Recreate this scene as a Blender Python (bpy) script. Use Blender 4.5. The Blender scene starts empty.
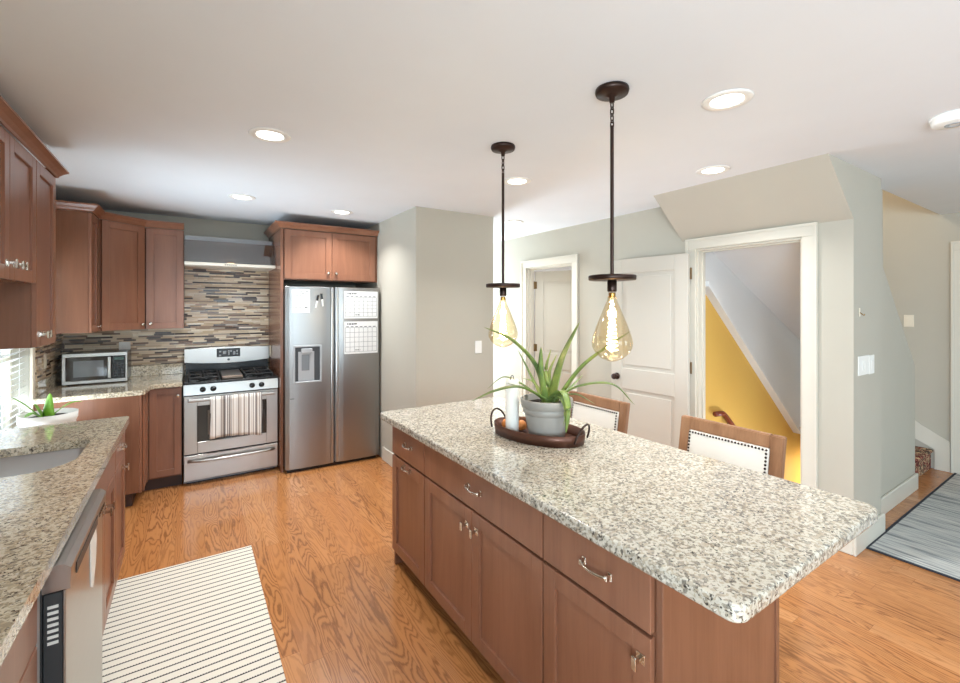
import bpy, bmesh, math, random
from mathutils import Vector, Matrix
random.seed(7)
SC = bpy.context.scene
COL = SC.collection
R = math.radians

# ------------------------------------------------------------------ camera
cam = bpy.data.cameras.new('camera')
cam.sensor_width = 36.0
cam.lens = 442.0 / 960.0 * 36.0
cam.shift_y = -33.5 / 960.0
cam.clip_start = 0.05
camo = bpy.data.objects.new('camera', cam)
COL.objects.link(camo)
camo.location = (0, 0, 1.56)
camo.rotation_euler = (R(90), 0, -math.atan(290 / 442.0))
SC.camera = camo

# ------------------------------------------------------------------ world, daylight, exposure
W = bpy.data.worlds.new('world')
SC.world = W
W.use_nodes = True
bg = W.node_tree.nodes['Background']
bg.inputs[0].default_value = (0.82, 0.92, 1.0, 1)
bg.inputs[1].default_value = 0.75
SC.view_settings.view_transform = 'Standard'
SC.view_settings.look = 'None'
SC.view_settings.exposure = 0.25
SC.view_settings.gamma = 1.0
SC.view_settings.use_curve_mapping = False


def daylight(name, loc, rot, sx, sy, power, color=(1, 0.98, 0.95)):
    l = bpy.data.lights.new(name, 'AREA')
    l.shape = 'RECTANGLE'
    l.size = sx
    l.size_y = sy
    l.energy = power
    l.color = color
    o = bpy.data.objects.new(name, l)
    COL.objects.link(o)
    o.location = loc
    o.rotation_euler = rot
    return o


# area lights just outside the openings; left rear, rear and foyer ones are added
COOL = (0.72, 0.87, 1.0)
sw = daylight('daylight_side_window', (-1.25, 3.86, 1.15), (0, R(-132), 0), 1.4, 1.0, 42, COOL)
sw.data.spread = R(120)
daylight('daylight_side_sky', (-1.35, 3.86, 1.2), (0, R(-90), 0), 1.6, 1.05, 6, COOL)
lw = daylight('fill_left_rear', (-1.20, -1.5, 1.4), (0, R(-106), 0), 1.3, 1.7, 265, COOL)  # added out of view to brighten the island front
daylight('fill_rear', (0.6, -3.65, 1.4), (R(106), 0, 0), 2.4, 1.6, 80, COOL)  # added behind the camera to light the room
daylight('fill_foyer', (4.6, -3.65, 1.4), (R(100), 0, 0), 1.7, 1.7, 32, COOL)  # extra fill behind the camera, on the foyer side
daylight('daylight_hall_window', (3.0, 6.28, 1.25), (R(-90), 0, 0), 0.76, 1.8, 120, COOL)


# ------------------------------------------------------------------ materials
def nmat(name):
    m = bpy.data.materials.new(name)
    m.use_nodes = True
    nt = m.node_tree
    b = nt.nodes['Principled BSDF']
    return m, nt, b


def srgb(r, g, b):
    f = lambda c: (c / 255 / 12.92) if c / 255 <= 0.04045 else ((c / 255 + 0.055) / 1.055) ** 2.4
    return (f(r), f(g), f(b), 1)


def plain(name, rgb, rough=0.5, metal=0.0, spec=0.5, coat=0.0):
    m, nt, b = nmat(name)
    b.inputs['Base Color'].default_value = srgb(*rgb)
    b.inputs['Roughness'].default_value = rough
    b.inputs['Metallic'].default_value = metal
    b.inputs['Specular IOR Level'].default_value = spec
    b.inputs['Coat Weight'].default_value = coat
    b.inputs['Coat Roughness'].default_value = 0.1
    return m


class N:
    """Tiny node-graph writer."""

    def __init__(s, nt):
        s.nt = nt

    def n(s, t, **kw):
        x = s.nt.nodes.new(t)
        for k, v in kw.items():
            setattr(x, k, v)
        return x

    def link(s, a, b):
        s.nt.links.new(a, b)

    def val(s, sock, v):
        if hasattr(v, 'is_linked') or hasattr(v, 'links'):
            s.link(v, sock)
        else:
            sock.default_value = v

    def math(s, op, a, b=0.0, c=None):
        x = s.n('ShaderNodeMath', operation=op)
        s.val(x.inputs[0], a)
        s.val(x.inputs[1], b)
        if c is not None:
            s.val(x.inputs[2], c)
        return x.outputs[0]

    def coord(s):
        g = s.n('ShaderNodeNewGeometry')
        sep = s.n('ShaderNodeSeparateXYZ')
        s.link(g.outputs['Position'], sep.inputs[0])
        return sep.outputs

    def obj(s):
        g = s.n('ShaderNodeTexCoord')
        return g.outputs['Object']

    def comb(s, x, y, z):
        c = s.n('ShaderNodeCombineXYZ')
        s.val(c.inputs[0], x)
        s.val(c.inputs[1], y)
        s.val(c.inputs[2], z)
        return c.outputs[0]

    def noise(s, vec, scale, detail=3, rough=0.5, dist=0.0):
        x = s.n('ShaderNodeTexNoise')
        s.link(vec, x.inputs['Vector'])
        x.inputs['Scale'].default_value = scale
        x.inputs['Detail'].default_value = detail
        x.inputs['Roughness'].default_value = rough
        x.inputs['Distortion'].default_value = dist
        return x.outputs['Fac']

    def white(s, vec):
        x = s.n('ShaderNodeTexWhiteNoise', noise_dimensions='3D')
        s.link(vec, x.inputs['Vector'])
        return x.outputs['Value']

    def ramp(s, fac, stops, interp='LINEAR'):
        x = s.n('ShaderNodeValToRGB')
        x.color_ramp.interpolation = interp
        el = x.color_ramp.elements
        while len(el) > 1:
            el.remove(el[-1])
        el[0].position, el[0].color = stops[0][0], stops[0][1]
        for p, c in stops[1:]:
            e = el.new(p)
            e.color = c
        s.link(fac, x.inputs[0])
        return x.outputs[0]

    def mix(s, fac, a, b, mode='MIX'):
        x = s.n('ShaderNodeMix', data_type='RGBA', blend_type=mode)
        s.val(x.inputs['Factor'], fac)
        s.val(x.inputs['A'], a)
        s.val(x.inputs['B'], b)
        return x.outputs['Result']

    def bump(s, h, strength, dist, b):
        x = s.n('ShaderNodeBump')
        x.inputs['Strength'].default_value = strength
        x.inputs['Distance'].default_value = dist
        s.link(h, x.inputs['Height'])
        s.link(x.outputs[0], b.inputs['Normal'])


def g(v):
    return (v, v, v, 1)


def paint(name, rgb, rough=0.6):
    m, nt, b = nmat(name)
    q = N(nt)
    p = q.n('ShaderNodeNewGeometry').outputs['Position']
    f = q.noise(p, 3.0, 3)
    c = srgb(*rgb)
    q.link(q.mix(f, tuple(x * 0.97 for x in c[:3]) + (1,), tuple(min(1, x * 1.03) for x in c[:3]) + (1,)), b.inputs['Base Color'])
    b.inputs['Roughness'].default_value = rough
    b.inputs['Specular IOR Level'].default_value = 0.25
    q.bump(q.noise(p, 160, 2), 0.04, 0.002, b)
    return m


def wood_cab(name, c1, c2, rough=0.32):
    m, nt, b = nmat(name)
    q = N(nt)
    x, y, z = q.coord()
    v = q.comb(q.math('MULTIPLY', x, 9.0), q.math('MULTIPLY', y, 9.0), q.math('MULTIPLY', z, 1.2))
    f1 = q.noise(v, 1.0, 5, 0.6, 0.6)
    v2 = q.comb(q.math('MULTIPLY', x, 90.0), q.math('MULTIPLY', y, 90.0), q.math('MULTIPLY', z, 4.0))
    f2 = q.noise(v2, 1.0, 3, 0.6)
    f = q.math('ADD', q.math('MULTIPLY', f1, 0.75), q.math('MULTIPLY', f2, 0.25))
    q.link(q.ramp(f, [(0.28, srgb(*c1)), (0.72, srgb(*c2))]), b.inputs['Base Color'])
    b.inputs['Roughness'].default_value = rough
    b.inputs['Specular IOR Level'].default_value = 0.5
    b.inputs['Coat Weight'].default_value = 0.12
    b.inputs['Coat Roughness'].default_value = 0.18
    return m


def granite(name, light, mid, tan, dark):
    m, nt, b = nmat(name)
    q = N(nt)
    p = q.n('ShaderNodeNewGeometry').outputs['Position']
    base = q.ramp(q.noise(p, 55, 6, 0.72, 0.8), [(0.36, srgb(*mid)), (0.48, srgb(*light)), (0.62, srgb(*light)), (0.78, srgb(*tan))])
    cl = q.noise(p, 7, 4, 0.6)
    base = q.mix(q.ramp(cl, [(0.45, g(0)), (0.70, g(0.55))]), base, srgb(*tan))
    vo = q.n('ShaderNodeTexVoronoi')
    mp = q.n('ShaderNodeMapping')
    mp.inputs['Scale'].default_value = (1.0, 1.0, 1.0)
    q.link(p, mp.inputs[0])
    q.link(mp.outputs[0], vo.inputs['Vector'])
    vo.inputs['Scale'].default_value = 120
    vo.inputs['Randomness'].default_value = 1.0
    sepc = q.n('ShaderNodeSeparateColor')
    q.link(vo.outputs['Color'], sepc.inputs[0])
    # crystals: some voronoi cells are pale, some grey, a few nearly black
    cell = q.ramp(sepc.outputs[0], [(0.0, srgb(*light)), (0.32, srgb(*tan)), (0.52, srgb(*light)), (0.72, srgb(*mid)), (0.90, srgb(*dark))], 'CONSTANT')
    col = q.mix(0.55, base, cell)
    n2 = q.noise(p, 88, 3, 0.65, 1.2)
    col = q.mix(q.ramp(n2, [(0.575, g(0)), (0.625, g(0.95))]), col, srgb(*dark))
    n3 = q.noise(p, 58, 3, 0.6, 1.0)
    col = q.mix(q.ramp(n3, [(0.27, g(0.85)), (0.38, g(0))]), col, srgb(232, 227, 216))
    q.link(col, b.inputs['Base Color'])
    b.inputs['Roughness'].default_value = 0.16
    b.inputs['Coat Weight'].default_value = 0.7
    b.inputs['Coat Roughness'].default_value = 0.05
    return m


def oak_floor():
    m, nt, b = nmat('oak_strip_floor')
    q = N(nt)
    x, y, z = q.coord()
    wv = 0.083
    row = q.math('FLOOR', q.math('DIVIDE', x, wv))
    off = q.math('MULTIPLY', q.white(q.comb(row, 3.1, 0.7)), 5.0)
    ln = 1.15
    yy = q.math('DIVIDE', q.math('ADD', y, off), ln)
    colid = q.math('FLOOR', yy)
    rnd = q.white(q.comb(row, colid, 1.7))
    rnd2 = q.white(q.comb(row, colid, 9.3))
    # cathedral grain: contour lines of a stretched noise field, different on each board
    v = q.comb(q.math('ADD', q.math('MULTIPLY', x, 9.5), q.math('MULTIPLY', rnd, 37.0)),
               q.math('ADD', q.math('MULTIPLY', y, 1.25), q.math('MULTIPLY', rnd2, 23.0)), q.math('MULTIPLY', rnd, 11.0))
    nz = q.noise(v, 1.0, 2.0, 0.42, 0.25)
    jag = q.noise(q.comb(q.math('MULTIPLY', x, 160.0), q.math('MULTIPLY', y, 22.0), 0.0), 1.0, 2, 0.5)
    ph = q.math('ADD', q.math('MULTIPLY', nz, 20.0), q.math('MULTIPLY', jag, 0.55))
    fr = q.math('FRACT', ph)
    line = q.ramp(fr, [(0.0, g(0.1)), (0.45, g(0.0)), (0.78, g(1.0)), (0.90, g(0.75)), (1.0, g(0.1))])
    fine = q.noise(q.comb(q.math('MULTIPLY', x, 230.0), q.math('MULTIPLY', y, 7.0), rnd), 1.0, 3, 0.6)
    base = q.ramp(rnd, [(0.0, srgb(186, 124, 72)), (0.35, srgb(200, 136, 82)), (0.7, srgb(192, 126, 72)), (1.0, srgb(208, 148, 96))])
    base = q.mix(q.math('MULTIPLY', fine, 0.45), base, srgb(170, 108, 58))
    amt = q.math('MULTIPLY', line, q.math('ADD', 0.30, q.math('MULTIPLY', rnd2, 0.48)))
    col = q.mix(amt, base, srgb(112, 66, 32))
    fx = q.math('FRACT', q.math('DIVIDE', x, wv))
    seam = q.math('ADD', q.math('LESS_THAN', fx, 0.018), q.math('LESS_THAN', q.math('FRACT', yy), 0.0018))
    col = q.mix(q.math('MULTIPLY', q.math('MINIMUM', seam, 1.0), 0.5), col, srgb(96, 54, 28))
    q.link(col, b.inputs['Base Color'])
    b.inputs['Roughness'].default_value = 0.22
    b.inputs['Specular IOR Level'].default_value = 0.45
    b.inputs['Coat Weight'].default_value = 0.25
    b.inputs['Coat Roughness'].default_value = 0.12
    q.bump(line, 0.03, 0.001, b)
    return m


def mosaic():
    m, nt, b = nmat('glass_stone_mosaic')
    q = N(nt)
    x, y, z = q.coord()
    u = q.math('ADD', x, y)
    h = 0.016
    rz = q.math('DIVIDE', z, h)
    row = q.math('FLOOR', rz)
    rr = q.white(q.comb(row, 0.3, 2.2))
    w = q.math('ADD', 0.09, q.math('MULTIPLY', q.white(q.comb(row, 5.3, 8.2)), 0.11))
    uu = q.math('DIVIDE', q.math('ADD', u, q.math('MULTIPLY', rr, 3.0)), w)
    cid = q.math('FLOOR', uu)
    rnd = q.white(q.comb(row, cid, 4.4))
    c = q.ramp(rnd, [(0.0, srgb(220, 198, 168)), (0.26, srgb(198, 172, 138)), (0.42, srgb(232, 216, 190)), (0.56, srgb(152, 122, 96)),
                     (0.66, srgb(112, 84, 66)), (0.76, srgb(58, 38, 31)), (0.93, srgb(158, 140, 122))], 'CONSTANT')
    grout = q.math('MAXIMUM', q.math('LESS_THAN', q.math('FRACT', rz), 0.09), q.math('LESS_THAN', q.math('FRACT', uu), 0.014))
    q.link(q.mix(grout, c, srgb(176, 158, 134)), b.inputs['Base Color'])
    q.link(q.math('ADD', 0.12, q.math('MULTIPLY', q.white(q.comb(cid, row, 7.7)), 0.35)), b.inputs['Roughness'])
    q.bump(q.math('SUBTRACT', 1.0, grout), 0.25, 0.002, b)
    return m


def steel(name, v=(186, 186, 186), rough=0.28, axis='z'):
    m, nt, b = nmat(name)
    q = N(nt)
    x, y, z = q.coord()
    s = {'z': (3.0, 3.0, 260.0), 'x': (260.0, 260.0, 2.0)}[axis]
    vv = q.comb(q.math('MULTIPLY', x, s[0]), q.math('MULTIPLY', y, s[1]), q.math('MULTIPLY', z, s[2]))
    f = q.noise(vv, 1.0, 3, 0.6)
    q.link(q.math('ADD', rough - 0.05, q.math('MULTIPLY', f, 0.1)), b.inputs['Roughness'])
    b.inputs['Base Color'].default_value = srgb(*v)
    b.inputs['Metallic'].default_value = 1.0
    return m


def striped(name, axis, period, frac, c_bg, c_line, rough=0.9):
    m, nt, b = nmat(name)
    q = N(nt)
    x, y, z = q.coord()
    a = {'x': x, 'y': y}[axis]
    o = {'x': y, 'y': x}[axis]
    f = q.math('FRACT', q.math('DIVIDE', a, period))
    wob = q.math('MULTIPLY', q.math('SINE', q.math('MULTIPLY', o, 620.0)), 0.035)
    ln = q.math('LESS_THAN', q.math('ADD', f, wob), frac)
    wv = q.noise(q.comb(q.math('MULTIPLY', x, 1.0), q.math('MULTIPLY', y, 1.0), 0), 300, 2)
    base = q.mix(wv, srgb(*c_bg), tuple(v * 0.86 for v in srgb(*c_bg)[:3]) + (1,))
    q.link(q.mix(ln, base, srgb(*c_line)), b.inputs['Base Color'])
    b.inputs['Roughness'].default_value = rough
    b.inputs['Specular IOR Level'].default_value = 0.1
    q.bump(wv, 0.3, 0.002, b)
    return m


def rug_blue():
    m, nt, b = nmat('blue_grey_striped_weave')
    q = N(nt)
    x, y, z = q.coord()
    v = q.comb(q.math('MULTIPLY', x, 46.0), q.math('MULTIPLY', y, 1.6), 0.0)
    f = q.noise(v, 1.0, 3, 0.7)
    big = q.noise(q.comb(q.math('MULTIPLY', x, 7.0), q.math('MULTIPLY', y, 0.1), 0.0), 1.0, 2)
    c = q.ramp(f, [(0.30, srgb(48, 54, 64)), (0.41, srgb(112, 118, 124)), (0.48, srgb(176, 178, 178)), (0.55, srgb(214, 212, 204)), (0.62, srgb(136, 142, 148)), (0.72, srgb(70, 76, 88))])
    c = q.mix(q.math('MULTIPLY', big, 0.55), c, srgb(198, 196, 190))
    q.link(c, b.inputs['Base Color'])
    b.inputs['Roughness'].default_value = 0.95
    b.inputs['Specular IOR Level'].default_value = 0.05
    q.bump(f, 0.3, 0.004, b)
    return m


def towel_mat():
    m, nt, b = nmat('striped_towel_cotton')
    q = N(nt)
    x, y, z = q.coord()
    f = q.white(q.comb(q.math('FLOOR', q.math('MULTIPLY', x, 150.0)), 1.0, 2.0))
    c = q.ramp(f, [(0.0, srgb(238, 234, 228)), (0.42, srgb(206, 196, 186)), (0.60, srgb(150, 138, 130)), (0.74, srgb(232, 228, 222)), (0.90, srgb(112, 104, 102))], 'CONSTANT')
    q.link(c, b.inputs['Base Color'])
    b.inputs['Roughness'].default_value = 0.95
    return m


def carpet_mat():
    m, nt, b = nmat('patterned_stair_carpet')
    q = N(nt)
    p = q.n('ShaderNodeNewGeometry').outputs['Position']
    f = q.noise(p, 14, 3, 0.6, 1.5)
    c = q.ramp(f, [(0.0, srgb(70, 28, 24)), (0.40, srgb(126, 48, 40)), (0.50, srgb(206, 178, 140)), (0.56, srgb(60, 44, 34)), (0.66, srgb(150, 96, 66))], 'CONSTANT')
    q.link(c, b.inputs['Base Color'])
    b.inputs['Roughness'].default_value = 0.95
    return m


def leaf_mat(name, c1, c2, tip):
    m, nt, b = nmat(name)
    q = N(nt)
    p = q.n('ShaderNodeNewGeometry').outputs['Position']
    f = q.noise(p, 9, 4, 0.6)
    c = q.ramp(f, [(0.3, srgb(*c1)), (0.56, srgb(*c2)), (0.8, srgb(*tip))])
    q.link(c, b.inputs['Base Color'])
    b.inputs['Roughness'].default_value = 0.42
    b.inputs['Subsurface Weight'].default_value = 0.15
    b.inputs['Subsurface Radius'].default_value = (0.01, 0.012, 0.004)
    return m


def glassy(name, tint, refl=0.12, rough=0.02):
    m = bpy.data.materials.new(name)
    m.use_nodes = True
    nt = m.node_tree
    nt.nodes.clear()
    q = N(nt)
    out = q.n('ShaderNodeOutputMaterial')
    t = q.n('ShaderNodeBsdfTransparent')
    t.inputs[0].default_value = tint
    gl = q.n('ShaderNodeBsdfGlossy')
    gl.inputs['Roughness'].default_value = rough
    lw = q.n('ShaderNodeLayerWeight')
    lw.inputs[0].default_value = 0.35
    f = q.math('ADD', q.math('MULTIPLY', lw.outputs['Facing'], 0.55), refl)
    mx = q.n('ShaderNodeMixShader')
    q.link(q.math('MINIMUM', f, 1.0), mx.inputs[0])
    q.link(t.outputs[0], mx.inputs[1])
    q.link(gl.outputs[0], mx.inputs[2])
    q.link(mx.outputs[0], out.inputs[0])
    return m


def emit(name, rgb, strength):
    m = bpy.data.materials.new(name)
    m.use_nodes = True
    nt = m.node_tree
    nt.nodes.clear()
    q = N(nt)
    out = q.n('ShaderNodeOutputMaterial')
    e = q.n('ShaderNodeEmission')
    e.inputs[0].default_value = rgb
    e.inputs[1].default_value = strength
    q.link(e.outputs[0], out.inputs[0])
    return m


M = dict(
    wall=paint('greige_wall_paint', (188, 182, 168)),
    wallw=paint('pale_wall_paint', (222, 222, 222)),
    ceil=paint('ceiling_paint', (230, 233, 236), 0.8),
    yellow=paint('yellow_stairwell_paint', (214, 172, 88)),
    trim=plain('cream_trim_paint', (216, 210, 196), 0.35),
    doorp=plain('white_door_paint', (206, 200, 188), 0.35),
    cab=wood_cab('reddish_brown_maple', (124, 80, 58), (154, 104, 78)),
    cabi=wood_cab('cabinet_side_maple', (112, 72, 52), (140, 94, 70), 0.26),
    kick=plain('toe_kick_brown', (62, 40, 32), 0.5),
    gap=plain('dark_gap', (24, 18, 16), 0.8),
    granite=granite('speckled_granite', (206, 198, 182), (112, 100, 86), (164, 148, 126), (44, 35, 32)),
    granite2=granite('warm_speckled_granite', (216, 203, 178), (128, 112, 90), (176, 156, 124), (52, 42, 38)),
    floor=oak_floor(),
    tile=mosaic(),
    steel=steel('brushed_stainless', (184, 181, 177), 0.3),
    steelv=steel('brushed_stainless_fridge', (158, 156, 154), 0.3, 'z'),
    sinkm=steel('sink_stainless', (206, 206, 206), 0.5),
    steeld=plain('grey_metal_side', (128, 130, 132), 0.4, 0.6),
    nickel=plain('polished_nickel', (216, 208, 196), 0.16, 1.0),
    black=plain('black_enamel', (22, 22, 23), 0.25),
    iron=plain('cast_iron', (30, 30, 31), 0.55),
    bglass=plain('black_oven_glass', (52, 46, 42), 0.07, 0.0, 0.6),
    dplastic=plain('dark_grey_plastic', (60, 62, 64), 0.4),
    gplastic=plain('grey_plastic', (168, 170, 172), 0.4),
    white=plain('white_plastic', (240, 238, 232), 0.4),
    cream=plain('cream_plate', (232, 222, 202), 0.4),
    paper=plain('white_paper', (240, 240, 238), 0.7),
    ink=plain('grey_ink', (120, 120, 124), 0.8),
    inkd=plain('dark_ink', (56, 56, 62), 0.8),
    bronze=plain('oil_rubbed_bronze', (58, 42, 36), 0.38, 0.75),
    bronzet=plain('brown_tray_metal', (92, 58, 44), 0.4, 0.5),
    brass=plain('antique_brass', (168, 130, 70), 0.3, 1.0),
    hinge=plain('aged_bronze_hinge', (128, 104, 72), 0.4, 0.8),
    pot=plain('grey_plastic_pot', (156, 150, 142), 0.5),
    soil=plain('dark_soil', (46, 34, 26), 0.95),
    leaf=leaf_mat('aloe_green', (76, 104, 52), (128, 146, 72), (168, 160, 88)),
    leaf2=leaf_mat('fresh_leaf_green', (104, 156, 48), (140, 196, 62), (176, 214, 96)),
    wax=plain('ivory_wax', (246, 240, 230), 0.45),
    orange=plain('orange_peel', (216, 136, 70), 0.55),
    stoolw=wood_cab('weathered_oak_frame', (120, 80, 52), (168, 124, 90), 0.5),
    linen=plain('cream_linen', (232, 226, 216), 0.9, 0, 0.1),
    nail=plain('dark_nailheads', (60, 46, 38), 0.35, 0.8),
    rail=wood_cab('dark_red_handrail', (92, 38, 24), (130, 58, 36), 0.3),
    mat=striped('cream_striped_cotton', 'y', 0.0441, 0.17, (238, 230, 214), (52, 46, 46)),
    rug=rug_blue(),
    rugb=plain('dark_rug_binding', (44, 46, 54), 0.9),
    towel=towel_mat(),
    carpet=carpet_mat(),
    blind=plain('white_blind_vinyl', (240, 240, 238), 0.4),
    wglass=glassy('window_pane_glass', (0.96, 0.98, 0.98, 1), 0.04),
    hglass=glassy('smoked_hood_glass', (0.52, 0.48, 0.45, 1), 0.16),
    amber=glassy('amber_bulb_glass', (0.985, 0.90, 0.72, 1), 0.04),
    filament=emit('glowing_filament', (1.0, 0.74, 0.40, 1), 30.0),
    led=emit('led_diffuser', (1.0, 0.97, 0.92, 1), 9.0),
    hoodlamp=emit('hood_lamp', (1.0, 0.72, 0.4, 1), 6.0),
    plaster=plain('basement_wood', (104, 70, 40), 0.6),
)


# ------------------------------------------------------------------ mesh builder
ORG = {}


def frame(origin, deg):
    return Matrix.Translation(Vector(origin)) @ Matrix.Rotation(R(deg), 4, 'Z')


class MB:
    def __init__(s, X=None):
        s.bm = bmesh.new()
        s.X = X or Matrix.Identity(4)

    def _add(s, t, smooth=False):
        me = bpy.data.meshes.new('t')
        for f in t.faces:
            f.smooth = smooth
        t.to_mesh(me)
        t.free()
        me.transform(s.X)
        s.bm.from_mesh(me)
        bpy.data.meshes.remove(me)
        return s

    def box(s, x0, x1, y0, y1, z0, z1, bev=0.0, seg=1):
        t = bmesh.new()
        bmesh.ops.create_cube(t, size=1.0)
        for v in t.verts:
            v.co = Vector(((x0 + x1) / 2 + v.co.x * (x1 - x0), (y0 + y1) / 2 + v.co.y * (y1 - y0), (z0 + z1) / 2 + v.co.z * (z1 - z0)))
        if bev > 0:
            bmesh.ops.bevel(t, geom=list(t.edges), offset=bev, segments=seg, affect='EDGES', profile=0.5)
        return s._add(t)

    def lathe(s, prof, c=(0, 0, 0), seg=28, axis=None, sx=1.0, sy=1.0):
        """prof: (radius, height) pairs, revolved about z (or about the axis vector) through c."""
        t = bmesh.new()
        rot = Matrix.Identity(4)
        if axis is not None:
            rot = Vector((0, 0, 1)).rotation_difference(Vector(axis)).to_matrix().to_4x4()
        rings = []
        for r, h in prof:
            if r < 1e-6:
                rings.append([t.verts.new(rot @ Vector((0, 0, h)) + Vector(c))])
            else:
                rings.append([t.verts.new(rot @ Vector((r * sx * math.cos(2 * math.pi * k / seg), r * sy * math.sin(2 * math.pi * k / seg), h)) + Vector(c)) for k in range(seg)])
        for a, b in zip(rings, rings[1:]):
            for k in range(seg):
                k2 = (k + 1) % seg
                if len(a) == 1 and len(b) == 1:
                    continue
                if len(a) == 1:
                    t.faces.new((a[0], b[k2], b[k]))
                elif len(b) == 1:
                    t.faces.new((a[k], a[k2], b[0]))
                else:
                    t.faces.new((a[k], a[k2], b[k2], b[k]))
        bmesh.ops.recalc_face_normals(t, faces=t.faces)
        return s._add(t, True)

    def cyl(s, p0, p1, r, seg=16, r1=None):
        p0, p1 = Vector(p0), Vector(p1)
        L = (p1 - p0).length
        r1 = r if r1 is None else r1
        return s.lathe([(0, 0), (r, 0), (r, 0.0001), (r1, L - 0.0001), (r1, L), (0, L)], p0, seg, (p1 - p0).normalized())

    def prism(s, poly, z0, z1, bev=0.0, seg=2, axis='z'):
        """poly in xy extruded along z; axis 'y': poly is (x, z) extruded along y; 'x': poly is (y, z) along x."""
        t = bmesh.new()
        mk = {'z': lambda a, b, h: (a, b, h), 'y': lambda a, b, h: (a, h, b), 'x': lambda a, b, h: (h, a, b)}[axis]
        lo = [t.verts.new(mk(a, b, z0)) for a, b in poly]
        hi = [t.verts.new(mk(a, b, z1)) for a, b in poly]
        n = len(poly)
        t.faces.new(lo)
        t.faces.new(hi)
        for k in range(n):
            t.faces.new((lo[k], lo[(k + 1) % n], hi[(k + 1) % n], hi[k]))
        bmesh.ops.recalc_face_normals(t, faces=t.faces)
        if bev > 0:
            t.edges.ensure_lookup_table()
            es = [e for e in t.edges if (e.verts[0] in lo) == (e.verts[1] in lo)]
            bmesh.ops.bevel(t, geom=es, offset=bev, segments=seg, affect='EDGES', profile=0.5)
        return s._add(t)

    def tube(s, pts, r, seg=8, closed=False, radii=None):
        t = bmesh.new()
        pts = [Vector(p) for p in pts]
        n = len(pts)
        rings = []
        up = Vector((0, 0, 1))
        prev = None
        for i, p in enumerate(pts):
            if closed:
                d = (pts[(i + 1) % n] - pts[i - 1]).normalized()
            else:
                d = (pts[min(i + 1, n - 1)] - pts[max(i - 1, 0)]).normalized()
            if prev is None:
                a = d.cross(up)
                if a.length < 1e-3:
                    a = d.cross(Vector((1, 0, 0)))
                a.normalize()
            else:
                a = (prev - d * prev.dot(d)).normalized()
            prev = a
            b = d.cross(a)
            rr = radii[i] if radii else r
            rings.append([t.verts.new(p + (a * math.cos(2 * math.pi * k / seg) + b * math.sin(2 * math.pi * k / seg)) * rr) for k in range(seg)])
        m = n if closed else n - 1
        for i in range(m):
            A, B = rings[i], rings[(i + 1) % n]
            for k in range(seg):
                t.faces.new((A[k], A[(k + 1) % seg], B[(k + 1) % seg], B[k]))
        if not closed:
            t.faces.new(rings[0])
            t.faces.new(rings[-1])
        bmesh.ops.recalc_face_normals(t, faces=t.faces)
        return s._add(t, True)

    def ball(s, c, r, sz=1.0, seg=16):
        prof = [(r * math.sin(math.pi * k / 10), -r * sz * math.cos(math.pi * k / 10)) for k in range(11)]
        prof[0] = (0, -r * sz)
        prof[-1] = (0, r * sz)
        return s.lathe(prof, c, seg)

    def ribbon(s, spine, w, thick=0.3, up=(0, 0, 1)):
        """Fleshy tapering leaf along a spine of points."""
        t = bmesh.new()
        n = len(spine)
        rings = []
        for i, p in enumerate(spine):
            f = i / (n - 1)
            d = (spine[min(i + 1, n - 1)] - spine[max(i - 1, 0)]).normalized()
            side = d.cross(Vector(up))
            if side.length < 0.2:
                side = d.cross(Vector((0.55, 0.83, 0)))
            side.normalize()
            nn = side.cross(d).normalized()
            ww = w * 0.5 * ((1 - f) ** 0.6 * (0.86 + 0.42 * f)) + 0.0006
            th = ww * thick
            ring = [p - side * ww + nn * th * 0.55, p - side * ww * 0.5 - nn * th * 0.4, p - nn * th, p + side * ww * 0.5 - nn * th * 0.4,
                    p + side * ww + nn * th * 0.55, p + side * ww * 0.45 + nn * th * 0.35, p + nn * th * 0.2, p - side * ww * 0.45 + nn * th * 0.35]
            rings.append([t.verts.new(q) for q in ring])
        for A, B in zip(rings, rings[1:]):
            for k in range(8):
                t.faces.new((A[k], A[(k + 1) % 8], B[(k + 1) % 8], B[k]))
        t.faces.new(rings[0])
        t.faces.new(rings[-1])
        bmesh.ops.recalc_face_normals(t, faces=t.faces)
        return s._add(t, True)

    def build(s, name, mat, parent=None, label=None, cat=None, group=None, kind=None, partlabel=None):
        me = bpy.data.meshes.new(name)
        o = bpy.data.objects.new(name, me)
        COL.objects.link(o)
        bm = s.bm
        if parent is not None:
            org = ORG[parent]
            ORG[o] = org
            o.parent = parent
        else:
            xs = [v.co for v in bm.verts]
            org = Vector(((min(v.x for v in xs) + max(v.x for v in xs)) / 2, (min(v.y for v in xs) + max(v.y for v in xs)) / 2, min(v.z for v in xs)))
            o.location = org
            ORG[o] = org
        bmesh.ops.translate(bm, verts=bm.verts, vec=-org)
        bm.to_mesh(me)
        bm.free()
        if isinstance(mat, (list, tuple)):
            for k in mat:
                me.materials.append(k)
        else:
            me.materials.append(mat)
        for k, v in (('label', label or partlabel), ('category', cat), ('group', group), ('kind', kind)):
            if v:
                o[k] = v
        return o


def thing(name, label, cat, loc, group=None, kind=None):
    o = bpy.data.objects.new(name, None)
    o.empty_display_size = 0.1
    COL.objects.link(o)
    o.location = loc
    ORG[o] = Vector(loc)
    o['label'] = label
    o['category'] = cat
    if group:
        o['group'] = group
    if kind:
        o['kind'] = kind
    return o


def dup(root, loc, label=None):
    def cp(o, parent):
        c = o.copy()
        COL.objects.link(c)
        c.parent = parent
        for ch in list(o.children):
            cp(ch, c)
        return c
    r = cp(root, None)
    r.location = loc
    if label:
        r['label'] = label
    return r


def struct(mb, name, mat, label=None, cat=None):
    return mb.build(name, mat, None, label, cat, None, 'structure')


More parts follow.
